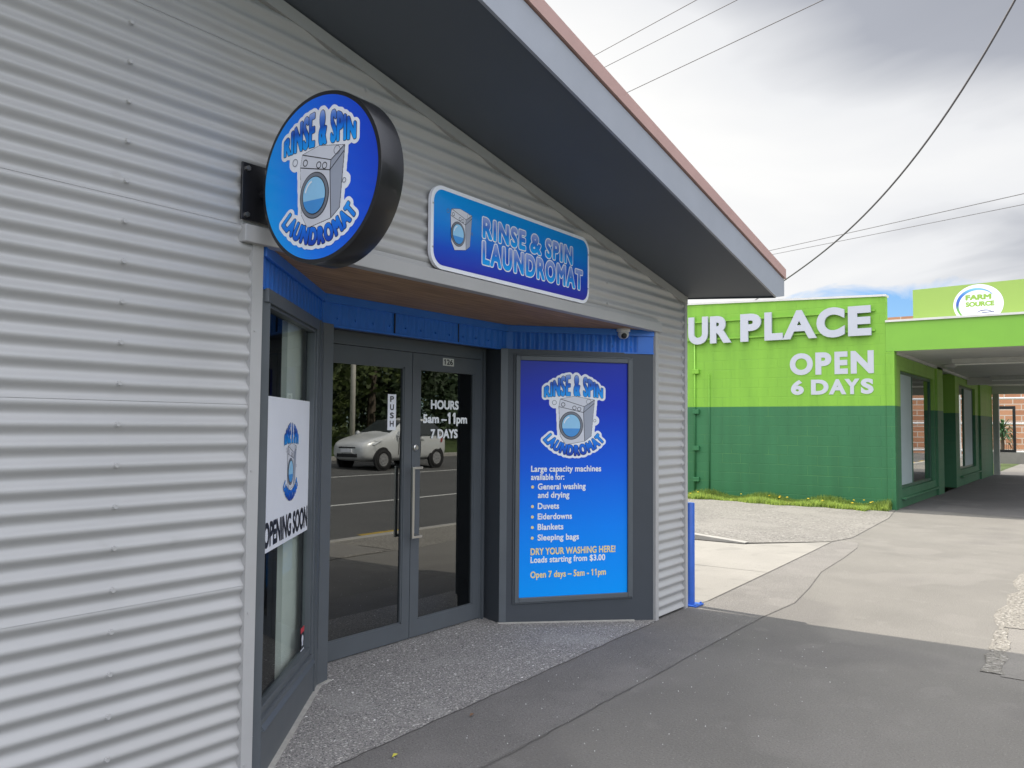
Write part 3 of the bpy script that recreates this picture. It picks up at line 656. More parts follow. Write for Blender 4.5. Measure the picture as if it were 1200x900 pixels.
# posts, frame and door leaves
b = MB(); b.prism([(BX,BY),(3.437,0.742),(3.437,1.04),(3.425,1.04),(3.425,0.756),(3.34,0.737)], 0.012, 2.146); b.build('corner_post', m_char, LB)
b = MB(); b.box((3.44,DY,0.0),(3.556,DY+.08,2.15)); b.box((5.178,DY,0.0),(5.25,DY+.08,2.15)); b.box((3.556,DY,2.064),(5.178,DY+.08,2.15)); b.box((3.556,DY+.02,0.0),(5.178,DY+.07,0.073))
b.build('door_frame', m_char, LB, bevel=0.003)
b = MB(); b.box((5.188,DY-.022,0),(5.204,DY,2.15)); b.build('frame_bead', m_char, LB)
gl_door = glass_mat('door_glass', (0.16, 0.18, 0.18), 0.11, 1.2)
m_steel = mat('brushed_steel', (0.62, 0.60, 0.56), 0.32, 0.05, 30, metal=1.0)
def leaf(x0, x1, gx0, gx1, hinge, ang):
    """door leaf in world coords, swung by ang about its hinge"""
    R = Matrix.Translation((hinge, DY+.02, 0)) @ Matrix.Rotation(ang, 4, 'Z') @ Matrix.Translation((-hinge, -DY-.02, 0))
    def bl(b, name, m, par, **k):
        b.v = [tuple(R @ Vector(v)) for v in b.v]; return b.build(name, m, par, **k)
    y0, y1, z0, z1, g0, g1 = DY+.002, DY+.046, 0.078, 2.060, 0.190, 1.952
    b = MB(); b.box((x0,y0,z0),(gx0,y1,z1)); b.box((gx1,y0,z0),(x1,y1,z1)); b.box((gx0,y0,z0),(gx1,y1,g0)); b.box((gx0,y0,g1),(gx1,y1,z1))
    dr = bl(b, 'door', m_char, LB)
    b = MB(); w_ = 0.012
    b.box((gx0,y0+.004,g0),(gx0+w_,y0+.018,g1)); b.box((gx1-w_,y0+.004,g0),(gx1,y0+.018,g1)); b.box((gx0,y0+.004,g0),(gx1,y0+.0175,g0+.01)); b.box((gx0,y0+.004,g1-.01),(gx1,y0+.0175,g1))
    bl(b, 'glazing_bead', m_char, dr)
    b = MB(); b.add([(gx0,y0+.016,g0),(gx1,y0+.016,g0),(gx1,y0+.016,g1),(gx0,y0+.016,g1)], [(0,1,2,3)]); bl(b, 'glass_pane', gl_door, dr)
    return dr, R, bl
dl, Rl, bl = leaf(3.558, 4.386, 3.61, 4.311, 3.558, 0.0)
b = MB(); HY = DY+.09; b.tube([(4.29,HY-.04,0.80),(4.30,HY,0.80),(4.30,HY,1.275),(4.29,HY-.04,1.275)], 0.013); bl(b, 'inner_handle', m_char, dl)
mt = Rl @ frame((4.158,DY+.0145,1.515), (1,0,0))
ps = put('push_sticker', poly([(0,0),(0.082,0),(0.082,0.245),(0,0.245)]), WHITE, dl, 0.0, mtx=mt)
for i, ch in enumerate('PUSH'): words('push_letter', ch, INK, dl, 0.022, 0.060, 0.192-0.056*i, 0.232-0.056*i, 0.001, bold=0.02, mtx=mt)
dr_, Rr, bl = leaf(4.391, 5.176, 4.472, 5.100, 5.176, math.radians(0.08))
HA = 4.330; b = MB(); b.box((HA,DY-.068,0.770),(HA+.022,DY-.052,1.262)); b.box((HA+.022,DY-.067,1.245),(HA+.105,DY-.053,1.262)); b.box((HA+.022,DY-.067,0.770),(HA+.105,DY-.053,0.787)); b.box((HA+.088,DY-.053,1.245),(HA+.105,DY+.003,1.262)); b.box((HA+.088,DY-.053,0.770),(HA+.105,DY+.003,0.787))
bl(b, 'pull_handle', m_steel, dr_, bevel=0.002)
b = MB(); b.lathe([(0.022,0),(0.022,0.012),(0.014,0.016),(0.014,0.022)], (4.422,DY+.002,1.392), (0,-1,0), 20); bl(b, 'lock_cylinder', m_steel, dr_)
mt = Rr @ frame((0,DY+.0015,0), (1,0,0))
put('number_plate', poly([(4.715,1.990),(4.842,1.990),(4.842,2.046),(4.715,2.046)]), flat('plate_cream', rgb(205,205,195)), dr_, 0.001, mtx=mt)
words('number_lettering', '126', INK, dr_, 4.728, 4.829, 1.998, 2.038, 0.002, bold=0.02, mtx=mt)
mt = Rr @ frame((0,DY+.0145,0), (1,0,0)); VW = flat('vinyl_cut_white', rgb(235,238,238), 0.5)
for txt, a, c, z0, z1 in (('HOURS',4.602,4.920,1.667,1.735),('5am –',4.518,4.783,1.565,1.629),('11',4.792,4.884,1.562,1.646),('pm',4.895,5.024,1.545,1.611),('7 DAYS',4.604,4.911,1.454,1.523)):
    words('hours_lettering', txt, VW, dr_, a, c, z0, z1, 0.001, bold=0.03, mtx=mt)
# right splay: charcoal panel that carries the big poster
PN = MB(); PN.prism([(EX,EY),(FX,FY),(6.262,0.03),(6.262,0.06),(5.30,0.84),(5.27,0.99),(5.245,0.99)], 0.012, 2.146)
pn = PN.build('poster_wall_panel', m_charp, LB)
b = MB(); b.obox((EX,EY), ur, nr, 0.0, 0.055, -0.02, 0.006, 0.012, 2.146); b.build('cover_strip', m_char, LB)
def mortar(P, u, n, s0, s1, w):
    b = MB(); c = []
    for q, d in ((s0,-.01),(s1,-.01),(s1,w),(s0,w)): x = P[0]+u.x*q+n.x*d; y = P[1]+u.y*q+n.y*d; c.append((x, y, 0.0083+0.060*(max(y,-.03)+.03)))
    b.add([(x,y,z-.004) for x,y,z in c] + [(x,y,z+.007) for x,y,z in c], [(0,3,2,1),(4,5,6,7),(0,1,5,4),(1,2,6,5),(2,3,7,6),(3,0,4,7)]); b.build('mortar_strip', m_mort, LB)
mortar((AX,AY), ul, nl, 0.0, LL+.01, 0.024); mortar((BX,BY), Vector((1,.22,0)).normalized(), Vector((.22,-1,0)).normalized(), 0.005, .12, .016); mortar((EX,EY), ur, nr, -0.01, LR-.17, .02)
# interior shell
m_in = mat('interior_paint', (0.09, 0.095, 0.10), 0.7, 0.1, 2); m_inw = mat('interior_partition', (0.84, 0.86, 0.81), 0.6, 0.05, 2); m_fl = mat('interior_floor', (0.10, 0.10, 0.10), 0.5, 0.2, 3)
b = MB(); b.box((-8.9,0.06,-0.06),(6.81,13.9,-0.01)); b.build('interior_floor', m_fl, LB)
b = MB(); b.box((-8.9,0.06,2.42),(6.81,13.9,2.46)); b.build('interior_ceiling', m_in, LB)
b = MB(); b.box((1.0,7.0,-0.01),(6.81,7.1,2.42)); b.build('interior_wall', m_in, LB); b = MB(); b.box((6.70,0.1,-0.01),(6.80,7.0,2.42)); b.build('interior_wall', m_in, LB)
b = MB(); b.obox((AX,AY), ul, nl, 0.74, 1.19, -0.13, -0.10, 0.02, 2.10); b.build('interior_partition', mat('pale_backing_board', (0.72, 0.75, 0.69), 0.6, 0.12, 1.2), LB)
# ------------------------------------------------------------------ SIGNS ON THE LAUNDROMAT
arch_m = lambda s, tagn, cy: grad_mat('arch_blue_'+tagn, [(0.0, rgb(30,165,250)), (0.40, rgb(16,128,232)), (0.54, rgb(24,84,190)), (0.8, rgb(84,130,215)), (1.0, rgb(160,182,232))], 1, cy+s*150, cy+s*345)
smile_m = lambda s, tagn, cy: grad_mat('smile_blue_'+tagn, [(0.0, rgb(28,50,165)), (0.40, rgb(18,112,228)), (1.0, rgb(50,165,250))], 1, cy-s*372, cy-s*150)
# round projecting sign
RSx, RSy, RSz, RSr = 2.25, -0.449, 2.54, 0.348
rs = thing('projecting_sign', 'round blue lightbox sign with a black rim, bracketed off the corrugated wall', 'sign', mtx=frame((RSx,RSy,RSz), (0,-1,0)))
m_blk = mat('black_gloss_metal', (0.010, 0.010, 0.012), 0.34, 0.1, 6, coat=0.15)
b = MB(); b.lathe([(RSr-0.018,0.0),(RSr,0.0),(RSr,-0.125),(RSr-.02,-0.125),(0.02,-0.125)], (0,0,0), (0,0,1), 96); o = b.build('sign_box', m_blk, rs, bevel=0.003, smooth=True)
es = o.modifiers.new('edge','EDGE_SPLIT'); es.split_angle = math.radians(30)
fm = grad_mat('round_sign_face', [(0.0, rgb(0,165,252)), (0.35, rgb(2,125,243)), (0.7, rgb(8,90,228)), (1.0, rgb(12,64,200))], 0, -0.33, 0.33, 0.3, diag=0.25, coat=0.3)
put('sign_face', ell(0,0,RSr-.017,RSr-.017,96), fm, rs, 0.0006)
sE = 0.605/790
emblem(rs, 0.605, 0.0, 0.005, 0.002, True, arch_m(sE,'round',0.005), smile_m(sE,'round',0.005))
b = MB(); b.tube([(0,0,-0.062),(-0.2,0,-0.062),(-0.44,0,-0.062)], 0.028, 16)
b.build('bracket_arm', m_blk, rs)
b = MB(); b.box((-0.414,-0.122,-0.19),(-0.426,0.125,0.055)); b.build('mounting_plate', m_blk, rs, bevel=0.002)
for y in (-.10,.10):
    for z in (-.16,.03): b = MB(); b.lathe([(0.012,0),(0.012,0.01)], (-0.414,y,z), (1,0,0), 6); b.build('bolt', m_steel, rs)
# oblong fascia sign
ob = thing('fascia_sign', 'long rounded blue sign with white border fixed flat on the corrugated wall above the doorway', 'sign', mtx=frame((4.245,-0.046,2.637), (1,0,0)))
W2, H2 = 0.848, 0.232
def rrect(w, h, r, n=10):
    p = []
    for (cx, cy, a0) in ((w-r,h-r,0),(-w+r,h-r,90),(-w+r,-h+r,180),(w-r,-h+r,270)):
        for k in range(n+1):
            a = math.radians(a0 + 90*k/n); p.append((cx+r*math.cos(a), cy+r*math.sin(a)))
    return poly(p)
put('sign_board', rrect(W2,H2,0.095), WHITE, ob, -0.02, thick=0.02)
put('sign_face', rrect(W2-.022,H2-.022,0.078), grad_mat('oblong_face', [(0.0, rgb(44,44,172)), (0.30, rgb(20,80,200)), (0.62, rgb(0,130,222)), (1.0, rgb(0,150,232))], 1, -0.21, 0.21, 0.3, diag=-0.03, coat=0.5), ob, 0.001)
for (txt, x0, x1, y0, y1, nm) in (('RINSE',-0.385,0.045,0.018,0.128,'a'), ('&',0.110,0.222,0.018,0.128,'a'), ('SPIN',0.290,0.61,0.018,0.128,'a'), ('LAUNDROMAT',-0.385,0.745,-0.138,-0.012,'b')):
    V, T = glyphs(txt, 1.0, 1.22, res=6); V = fit(V, x0, x1, y0, y1)
    L1, L2 = fatten([(V, T)], [0.0080, 0.0148], 0.0014)
    put('letter_outline', L2, WHITE, ob, 0.002, thick=0.0006)
    put('sign_lettering', L1, grad_mat('oblong_letters_'+nm, [(0.0, rgb(20,165,245)), (0.45, rgb(30,130,222)), (0.55, rgb(70,120,210)), (1.0, rgb(150,170,228))], 1, y0, y1), ob, 0.0036)
picture(ob, 0.245/430, (-0.605, 0.045), 0.002)
for x in (-0.832, 0.832):
    for y in (-0.12, 0.12): b = MB(); b.lathe([(0.005,0),(0.005,0.003)], (x,y,0.0), (0,0,1), 10); b.build('screw', m_steel, ob)
# big poster in a frame on the right splay
PO = Vector((EX,EY,0)) + nr*0.0
pos = thing('poster_sign', 'tall framed blue poster listing washing services, on the charcoal panel right of the doors', 'sign', mtx=frame((EX+ur.x*0.605, EY+ur.y*0.605, 1.15), ur))
hw, hh = 0.488, 0.945
b = MB()
for (a0, a1, c0, c1) in ((-hw,-hw+.036,-hh,hh),(hw-.036,hw,-hh,hh),(-hw+.036,hw-.036,-hh,-hh+.036),(-hw+.036,hw-.036,hh-.036,hh)):
    b.box((a0,c0,0.001),(a1,c1,0.024))
for (a0, a1, c0, c1) in ((-hw-.012,-hw,-hh-.012,hh+.012),(hw,hw+.012,-hh-.012,hh+.012),(-hw,hw,-hh-.012,-hh),(-hw,hw,hh,hh+.012)):
    b.box((a0,c0,0.001),(a1,c1,0.012))
b.build('poster_frame', m_char, pos, bevel=0.004)
put('poster_face', poly([(-hw+.034,-hh+.034),(hw-.034,-hh+.034),(hw-.034,hh-.034),(-hw+.034,hh-.034)]), grad_mat('poster_blue', [(0.0, rgb(0,158,254)), (0.3, rgb(0,134,246)), (0.55, rgb(6,94,224)), (0.8, rgb(16,50,190)), (1.0, rgb(28,42,170))], 1, -0.95, 0.95, 0.28, coat=0.0), pos, 0.006)
sP = 0.705/790
emblem(pos, 0.705, -0.008, 0.496, 0.008, True, arch_m(sP,'poster',0.50), smile_m(sP,'poster',0.50))
CR = flat('vinyl_cream_yellow', rgb(240,218,150), 0.4)
def line(nm, txt, x0, x1, z, h, m, desc=True):
    V, T = glyphs(txt, 1.0, 1.04, off=0.034, res=4)
    k = h/0.69                                     # cap height of the font at size 1
    a = V.min(0)[0]; c = V.max(0)[0]
    V2 = np.stack([x0 + (V[:,0]-a)/(c-a)*(x1-x0), (z-1.15) + V[:,1]*k], 1)
    put(nm, (V2, T), m, pos, 0.008)
X0 = -0.357; XI = -0.301
for txt, x0, x1, z in (('Large capacity machines',X0,.226,1.199),('available for:',X0,-.084,1.136),('General washing',XI,.095,1.062),('and drying',XI,-.041,.997),('Duvets',XI,-.126,.912),('Eiderdowns',XI,-.019,.832),('Blankets',XI,-.090,.752),('Sleeping bags',XI,.040,.671)):
    line('poster_lettering', txt, x0, x1, z, 0.044, VW)
for z in (1.081, 0.931, 0.851, 0.771, 0.690): put('bullet_point', ell(-0.344, z-1.15, 0.012, 0.012, 16), CR, pos, 0.008)
line('poster_lettering', 'DRY YOUR WASHING HERE!', X0, 0.349, 0.562, 0.049, CR)
line('poster_lettering', 'Loads starting from $3.00', X0, 0.262, 0.502, 0.044, VW)
line('poster_lettering', 'Open 7 days – 5am - 11pm', X0, 0.268, 0.387, 0.047, CR)
# opening soon notice behind the side window stile
on = thing('opening_notice', 'white opening soon notice with a blue emblem stuck on the side window', 'poster', mtx=frame(Vector((AX,AY,1.32)) + ul*0.54 + nl*(-0.039), ul))
put('notice_sheet', poly([(-0.50,-0.358),(0.503,-0.358),(0.503,0.358),(-0.50,0.358)]), mat('paper_white', rgb(232,234,240), 0.5, 0.02, 3), on, 0.0)
sN = 0.44/790
emblem(on, 0.44, 0.07, 0.045, 0.0012, False, arch_m(sN,'notice',0.045), smile_m(sN,'notice',0.045), step=0.0005)
words('notice_lettering', 'OPENING SOON', INK, on, -0.425, 0.480, -0.338, -0.220, 0.0012, bold=0.03)

# dome security camera under the recess ceiling
sc_ = thing('security_camera', 'small white dome security camera under the timber recess ceiling', 'camera', (5.985,0.155,ZC))
b = MB(); b.lathe([(0.055,0.0),(0.055,-0.018),(0.050,-0.024),(0.0,-0.024)], (5.985,0.155,ZC-.001), (0,0,1), 28); b.build('camera_base', flat('camera_white', rgb(225,225,225)), sc_, smooth=False)
b = MB(); b.lathe([(0.042,-0.024),(0.046,-0.04),(0.044,-0.055),(0.034,-0.07),(0.018,-0.079),(0.0,-0.081)], (5.985,0.155,ZC), (0,0,1), 28); hs = b.build('camera_ball', flat('camera_white', rgb(225,225,225)), sc_, smooth=True)
b = MB(); dv = Vector((-0.75,-0.6,-0.28)).normalized(); b.lathe([(0.024,0.034),(0.022,0.044),(0.014,0.049),(0.0,0.051)], Vector((5.985,0.155,ZC-.048)), dv, 24); b.build('camera_lens', m_blk, hs, smooth=True)

# blue bollard at the corner
bo = thing('bollard', 'blue steel bollard bolted to the path at the shop corner', 'bollard', (6.935,0.0,0))
m_bb = mat('bollard_blue', (0.030, 0.12, 0.50), 0.4, 0.08, 12)
b = MB(); b.lathe([(0.040,0.012),(0.040,0.885),(0.036,0.892),(0.0,0.894)], (6.935,0.0,0), (0,0,1), 28); o = b.build('bollard_post', m_bb, bo, smooth=True); es = o.modifiers.new('edge','EDGE_SPLIT'); es.split_angle = math.radians(30)
b = MB(); b.box((6.865,-0.085,0.004),(7.03,0.085,0.016)); b.build('base_plate', m_bb, bo, bevel=0.002)
for (x, y) in ((6.885,-0.065),(7.01,-0.065),(7.01,0.065)): 
    b = MB(); b.lathe([(0.011,0.016),(0.011,0.026),(0.006,0.03)], (x,y,0), (0,0,1), 6); b.build('bolt', m_bb, bo)

# ------------------------------------------------------------------ GREEN SHOP
GB = thing('green_shop', 'two-tone green painted block shop with a deep footpath awning', 'building', (17.42, 0.4, 0))
def two_tone(name, zsplit, lightc, darkc, blocks=True, axis='Y'):
    m = bpy.data.materials.new(name); m.use_nodes = True; t = m.node_tree; b = t.nodes['Principled BSDF']; b.inputs['Roughness'].default_value = 0.6
    tcn = N(t, 'ShaderNodeTexCoord'); s = N(t, 'ShaderNodeSeparateXYZ'); geo = N(t, 'ShaderNodeNewGeometry'); t.links.new(geo.outputs['Position'], s.inputs[0])
    gt = N(t, 'ShaderNodeMath', operation='GREATER_THAN'); gt.inputs[1].default_value = zsplit; t.links.new(s.outputs[2], gt.inputs[0])
    mixn = N(t, 'ShaderNodeMix', data_type='RGBA'); mixn.inputs[6].default_value = (*darkc, 1); mixn.inputs[7].default_value = (*lightc, 1); t.links.new(gt.outputs[0], mixn.inputs[0])
    nz = N(t, 'ShaderNodeTexNoise'); nz.inputs['Scale'].default_value = 1.6; nz.inputs['Detail'].default_value = 6; t.links.new(geo.outputs['Position'], nz.inputs['Vector'])
    mpv = N(t, 'ShaderNodeMapping'); mpv.inputs['Scale'].default_value = (3.0, 3.0, 0.35); t.links.new(geo.outputs['Position'], mpv.inputs[0]); t.links.new(mpv.outputs[0], nz.inputs['Vector'])
    r = ramp(t, [(0.3, (0.86,0.88,0.88)), (0.55, (1,1,1)), (0.75, (1.10,1.08,1.10))], nz.outputs[0])
    mul = N(t, 'ShaderNodeMix', data_type='RGBA', blend_type='MULTIPLY'); mul.inputs[0].default_value = 1.0; t.links.new(mixn.outputs[2], mul.inputs[6]); t.links.new(r.outputs[0], mul.inputs[7])
    t.links.new(mul.outputs[2], b.inputs['Base Color'])
    if blocks:
        lt = N(t, 'ShaderNodeMix', data_type='RGBA'); lt.inputs[7].default_value = tuple(min(1, c*1.25+.03) for c in ((lightc[0]+darkc[0])/2*1.0, (lightc[1]+darkc[1])/2, (lightc[2]+darkc[2])/2)) + (1,)
        cb = N(t, 'ShaderNodeCombineXYZ'); t.links.new(s.outputs[1 if axis == 'Y' else 0], cb.inputs[0]); t.links.new(s.outputs[2], cb.inputs[1])
        bk = N(t, 'ShaderNodeTexBrick'); bk.inputs['Scale'].default_value = 1.0; bk.inputs['Brick Width'].default_value = 0.40; bk.inputs['Row Height'].default_value = 0.20; bk.inputs['Mortar Size'].default_value = 0.007; bk.inputs['Mortar Smooth'].default_value = 0.6
        bk.inputs['Color1'].default_value = (1,1,1,1); bk.inputs['Color2'].default_value = (0.93,0.93,0.93,1); bk.inputs['Mortar'].default_value = (0,0,0,1)
        t.links.new(cb.outputs[0], bk.inputs['Vector'])
        nm = N(t, 'ShaderNodeTexNoise'); nm.inputs['Scale'].default_value = 2.2; nm.inputs['Detail'].default_value = 3; t.links.new(geo.outputs['Position'], nm.inputs['Vector']); rm = ramp(t, [(0.46, (0,0,0)), (0.66, (0.22,0.22,0.22))], nm.outputs[0]); mm_ = N(t, 'ShaderNodeMath', operation='MULTIPLY'); t.links.new(bk.outputs['Fac'], mm_.inputs[0]); t.links.new(rm.outputs[0], mm_.inputs[1]); t.links.new(mm_.outputs[0], lt.inputs[0]); t.links.new(mul.outputs[2], lt.inputs[6]); t.links.new(lt.outputs[2], b.inputs['Base Color'])
        n3 = N(t, 'ShaderNodeTexNoise'); n3.inputs['Scale'].default_value = 25; t.links.new(geo.outputs['Position'], n3.inputs['Vector'])
        ad = N(t, 'ShaderNodeMath', operation='MULTIPLY_ADD'); ad.inputs[1].default_value = 0.25; t.links.new(n3.outputs[0], ad.inputs[0]); t.links.new(bk.outputs[0], ad.inputs[2])
        bp = N(t, 'ShaderNodeBump'); bp.inputs['Strength'].default_value = 0.45; bp.inputs['Distance'].default_value = 0.012; t.links.new(ad.outputs[0], bp.inputs['Height']); t.links.new(bp.outputs[0], b.inputs['Normal'])
    MATS[name] = m; return m
GL, GD = (0.205, 0.455, 0.041), (0.028, 0.155, 0.058)
m_gw = two_tone('green_block_paint', 2.0, GL, GD); m_gf = two_tone('green_front_paint', 2.0, (0.26,0.46,0.07), (0.045,0.16,0.075), axis='X')
m_lime = mat('lime_sheet_paint', (0.20, 0.46, 0.045), 0.5, 0.05, 1.5); m_olive = mat('olive_sign_paint', (0.29, 0.44, 0.09), 0.45, 0.03, 1.2)
m_cap = mat('parapet_cap_white', (0.66, 0.66, 0.64), 0.5, 0.06, 5); m_aws = mat('awning_soffit_paint', (0.58, 0.575, 0.54), 0.6, 0.06, 1.5)
b = MB(); b.extr([(17.42,0.49,-0.2),(17.42,24,-0.2),(17.42,24,4.95),(17.42,0.49,4.13)], (0.2,0,0)); b.build('block_wall', m_gw, GB)
b = MB(); b.box((17.40,0.335,-0.2),(17.62,0.49,3.05)); b.build('corner_pilaster', m_gw, GB, bevel=0.006)
b = MB(); b.extr([(17.39,0.47,4.13),(17.39,24,4.95),(17.39,24,4.99),(17.39,0.47,4.17)], (0.26,0,0)); b.build('parapet_cap', m_cap, GB)
# frontage under the awning, built in pieces around windows and the entry
b = MB(); y0, y1 = 0.35, 0.55
b.box((17.62,y0,0),(18.02,y1,3.05)); b.box((18.02,y0,0),(22.1,y1,0.36)); b.box((18.02,y0,2.73),(22.1,y1,3.05)); b.box((21.9,y0,0.36),(22.1,y1,2.73)); b.box((22.1,y0-.05,0),(22.92,y1,3.05))
b.box((22.92,1.3,0),(25.3,1.4,3.05)); b.box((25.3,y0,0),(26.0,1.4,3.05)); b.box((26.0,y0,0),(30.2,y1,0.44)); b.box((26.0,y0,2.80),(30.2,y1,3.05)); b.box((29.4,y0,0.44),(30.2,y1,2.8)); b.box((30.2,y0-.06,0),(33.4,y1,3.05)); b.box((22.82,y1,0),(22.92,1.3,3.05))
b.build('shop_front', m_gf, GB)
b = MB(); b.box((18.0,0.27,0.17),(22.1,0.349,0.21)); b.build('window_ledge', m_gf, GB); b = MB(); b.box((26.0,0.27,0.24),(30.2,0.349,0.28)); b.build('window_ledge', m_gf, GB)
gl_shop = glass_mat('shop_glass', (0.5,0.58,0.57), 0.12, 1.0); m_alu = mat('window_frame_green', (0.03,0.10,0.055), 0.4, 0.05, 5); m_blind = mat('pale_blind', (0.42,0.50,0.50), 0.7, 0.05, 1)
for (xa, xb, za, zz, mul) in ((18.02,21.9,0.36,2.73,19.6),(26.0,29.4,0.44,2.80,27.5)):
    b = MB()
    for q in (xa, mul, xb-.06): b.box((q,0.42,za),(q+.06,0.47,zz))
    b.box((xa+.06,0.421,za),(xb-.06,0.469,za+.06)); b.box((xa+.06,0.421,zz-.06),(xb-.06,0.469,zz)); wf = b.build('shop_window', m_alu, GB)
    b = MB(); b.add([(xa,0.45,za),(xb,0.45,za),(xb,0.45,zz),(xa,0.45,zz)], [(0,1,2,3)]); b.build('window_pane', gl_shop, wf)
    b = MB(); b.box((xa+.06,0.435,za+.06) if xa < 20 else (mul+.06,0.435,za+.06),(mul,0.445,zz-.06) if xa < 20 else (xb-.06,0.445,zz-.06)); b.build('window_blind', m_blind, wf)
b = MB(); b.box((17.6,5.0,0),(33.4,5.1,3.05)); b.build('inner_wall', m_in, GB)
b = MB(); b.box((17.62,0.601,3.40),(33.9,23.9,3.52)); b.build('roof', m_cap, GB)
b = MB(); b.box((33.41,0.60,0),(33.6,23.9,3.39)); b.build('end_wall', m_gf, GB)
# awning
AY0 = -3.3
b = MB(); b.box((17.42,AY0,3.055),(17.45,0.488,3.62)); b.box((17.45,AY0,3.055),(34,AY0+.03,3.62)); b.build('awning_fascia', m_lime, GB)
b = MB(); b.box((17.38,AY0-.04,3.62),(17.52,0.488,3.66)); b.box((17.52,AY0-.04,3.62),(34,AY0+.1,3.66)); b.build('awning_cap', m_cap, GB)
b = MB(); b.box((17.45,AY0+.03,3.06),(34,0.6,3.09)); b.box((17.45,AY0+.03,3.50),(34,0.6,3.55)); b.build('awning_soffit', m_aws, GB)
b = MB(); b.box((27.6,AY0,2.86),(27.9,0.34,3.058)); b.build('awning_beam', m_aws, GB); b = MB(); b.box((33.5,AY0,2.80),(33.9,0.34,3.058)); b.build('awning_beam', m_aws, GB)
b = MB(); b.box((17.62,0.30,3.0),(33,0.349,3.058)); b.build('cornice_strip', m_aws, GB)
for (x, y) in ((20.0,-0.30),(27.0,-0.30)):
    b = MB(); b.box((x,y-2.0,2.96),(x+.14,y,3.058)); lf = b.build('batten_light', mat('light_casing', (0.5,0.5,0.48), 0.5), GB)
    b = MB(); b.tube([(x+.07,y-1.95,2.94),(x+.07,y-.05,2.94)], 0.018, 10); b.build('light_tube', flat('tube_white', rgb(230,230,225)), lf)
b = MB(); b.lathe([(0.16,0.0),(0.16,-0.03),(0.09,-0.08),(0.0,-0.09)], (21.8,0.0,3.058), (0,0,1), 20); b.build('round_light', mat('light_casing', (0.5,0.5,0.48), 0.5), GB, smooth=True)
b = MB(); b.box((33.42,0.10,0),(33.7,0.28,2.80)); b.build('end_post', mat('post_grey', (0.42,0.42,0.38), 0.7), GB)
# roof panel sign
rf = thing('roof_sign', 'olive green sign panel with a white oval farm shop emblem above the green awning', 'sign', mtx=frame((18.2,-2.0,4.0), (0,-1,0)))
b = MB(); b.add([(-2.13,-0.46,0),(2.2,-0.46,0),(2.2,0.43,0),(-2.13,0.33,0),(-2.13,-0.46,-0.16),(2.2,-0.46,-0.16),(2.2,0.43,-0.16),(-2.13,0.33,-0.16)], [(0,1,2,3),(4,7,6,5),(0,4,5,1),(1,5,6,2),(2,6,7,3),(3,7,4,0)]); b.build('sign_panel', m_olive, rf)
fx, fy = -0.985, -0.045; FR = 0.385
put('emblem_disc', ell(fx,fy,0.425,FR,64), WHITE, rf, 0.004)
FG = flat('farm_green', rgb(140,178,70))
words('emblem_lettering', 'FARM', FG, rf, fx-0.215, fx+0.225, fy+0.085, fy+0.19, 0.006, bold=0.045)
words('emblem_lettering', 'SOURCE', FG, rf, fx-0.215, fx+0.275, fy-0.045, fy+0.055, 0.006, bold=0.045)
arc = [(fx-0.02+0.335*math.cos(a), fy-0.01+0.305*math.sin(a)) for a in np.linspace(math.radians(38), math.radians(246), 40)]
def taper(pts, w0, w1):
    V = []; T = []; P = np.array(pts); n = len(P)
    for k in range(n):
        d = P[min(k+1,n-1)]-P[max(k-1,0)]; d /= np.linalg.norm(d); wv_ = w0*math.sin(math.pi*(k+0.6)/(n+.2))+.006; q = np.array([-d[1],d[0]])*wv_/2; V += [P[k]+q, P[k]-q]
    for k in range(n-1): T += [(2*k,2*k+1,2*k+2),(2*k+1,2*k+3,2*k+2)]
    return np.array(V), np.array(T)
put('emblem_swoosh', taper(arc, 0.05, 0.05), grad_mat('swoosh', [(0.0, rgb(130,185,60)), (0.35, rgb(110,170,90)), (0.5, rgb(60,90,170)), (0.8, rgb(70,120,200)), (1.0, rgb(120,190,215))], 1, fy-0.3, fy+0.31), rf, 0.006)
put('emblem_small_mark', taper([(fx+0.03+.12*math.cos(a)+.08, fy-0.165+.045*math.sin(a)) for a in np.linspace(math.radians(20), math.radians(190), 16)], 0.012, 0.012), flat('mark_navy', rgb(50,60,120)), rf, 0.006)
put('emblem_small_mark', poly([(fx+0.06,fy-0.175),(fx+0.27,fy-0.165),(fx+0.27,fy-0.15),(fx+0.06,fy-0.16)]), flat('mark_navy', rgb(50,60,120)), rf, 0.007)
# raised letters on the side wall
m_let = mat('letter_pale_grey', (0.50, 0.525, 0.59), 0.5, 0.03, 2); m_rail = mat('rail_green', GL, 0.55)
us = thing('wall_lettering_sign', 'large raised pale letters reading UR PLACE on rails across the lime wall', 'sign', mtx=frame((17.42,4.572,3.38), (0,-1,0)))
defs = [('U',0.03,0.485),('R',0.535,1.01),('P',1.215,1.66),('L',1.735,2.115),('A',2.115,2.80),('C',2.80,3.345),('E',3.41,3.84)]
for ch, a, c in defs:
    V, T = glyphs(ch, 1.0, off=0.036 if ch == 'A' else 0.052, res=6, sharp=True); lo_, hi_ = (-0.008, 0.598) if ch in 'UC' else (0.0, 0.59)
    put('letter', (fit(V, a, c, lo_, hi_), T), m_let, us, 0.045, thick=0.05)
for z in (0.10, 0.49):
    b = MB(); b.box((-0.05,z-.018,0.0),(3.90,z+.018,0.044)); b.build('mounting_rail', m_rail, us)
op = thing('opening_days_sign', 'pale flat letters reading OPEN 6 DAYS below the raised lettering on the lime wall', 'sign', mtx=frame((17.42,2.34,2.64), (0,-1,0)))
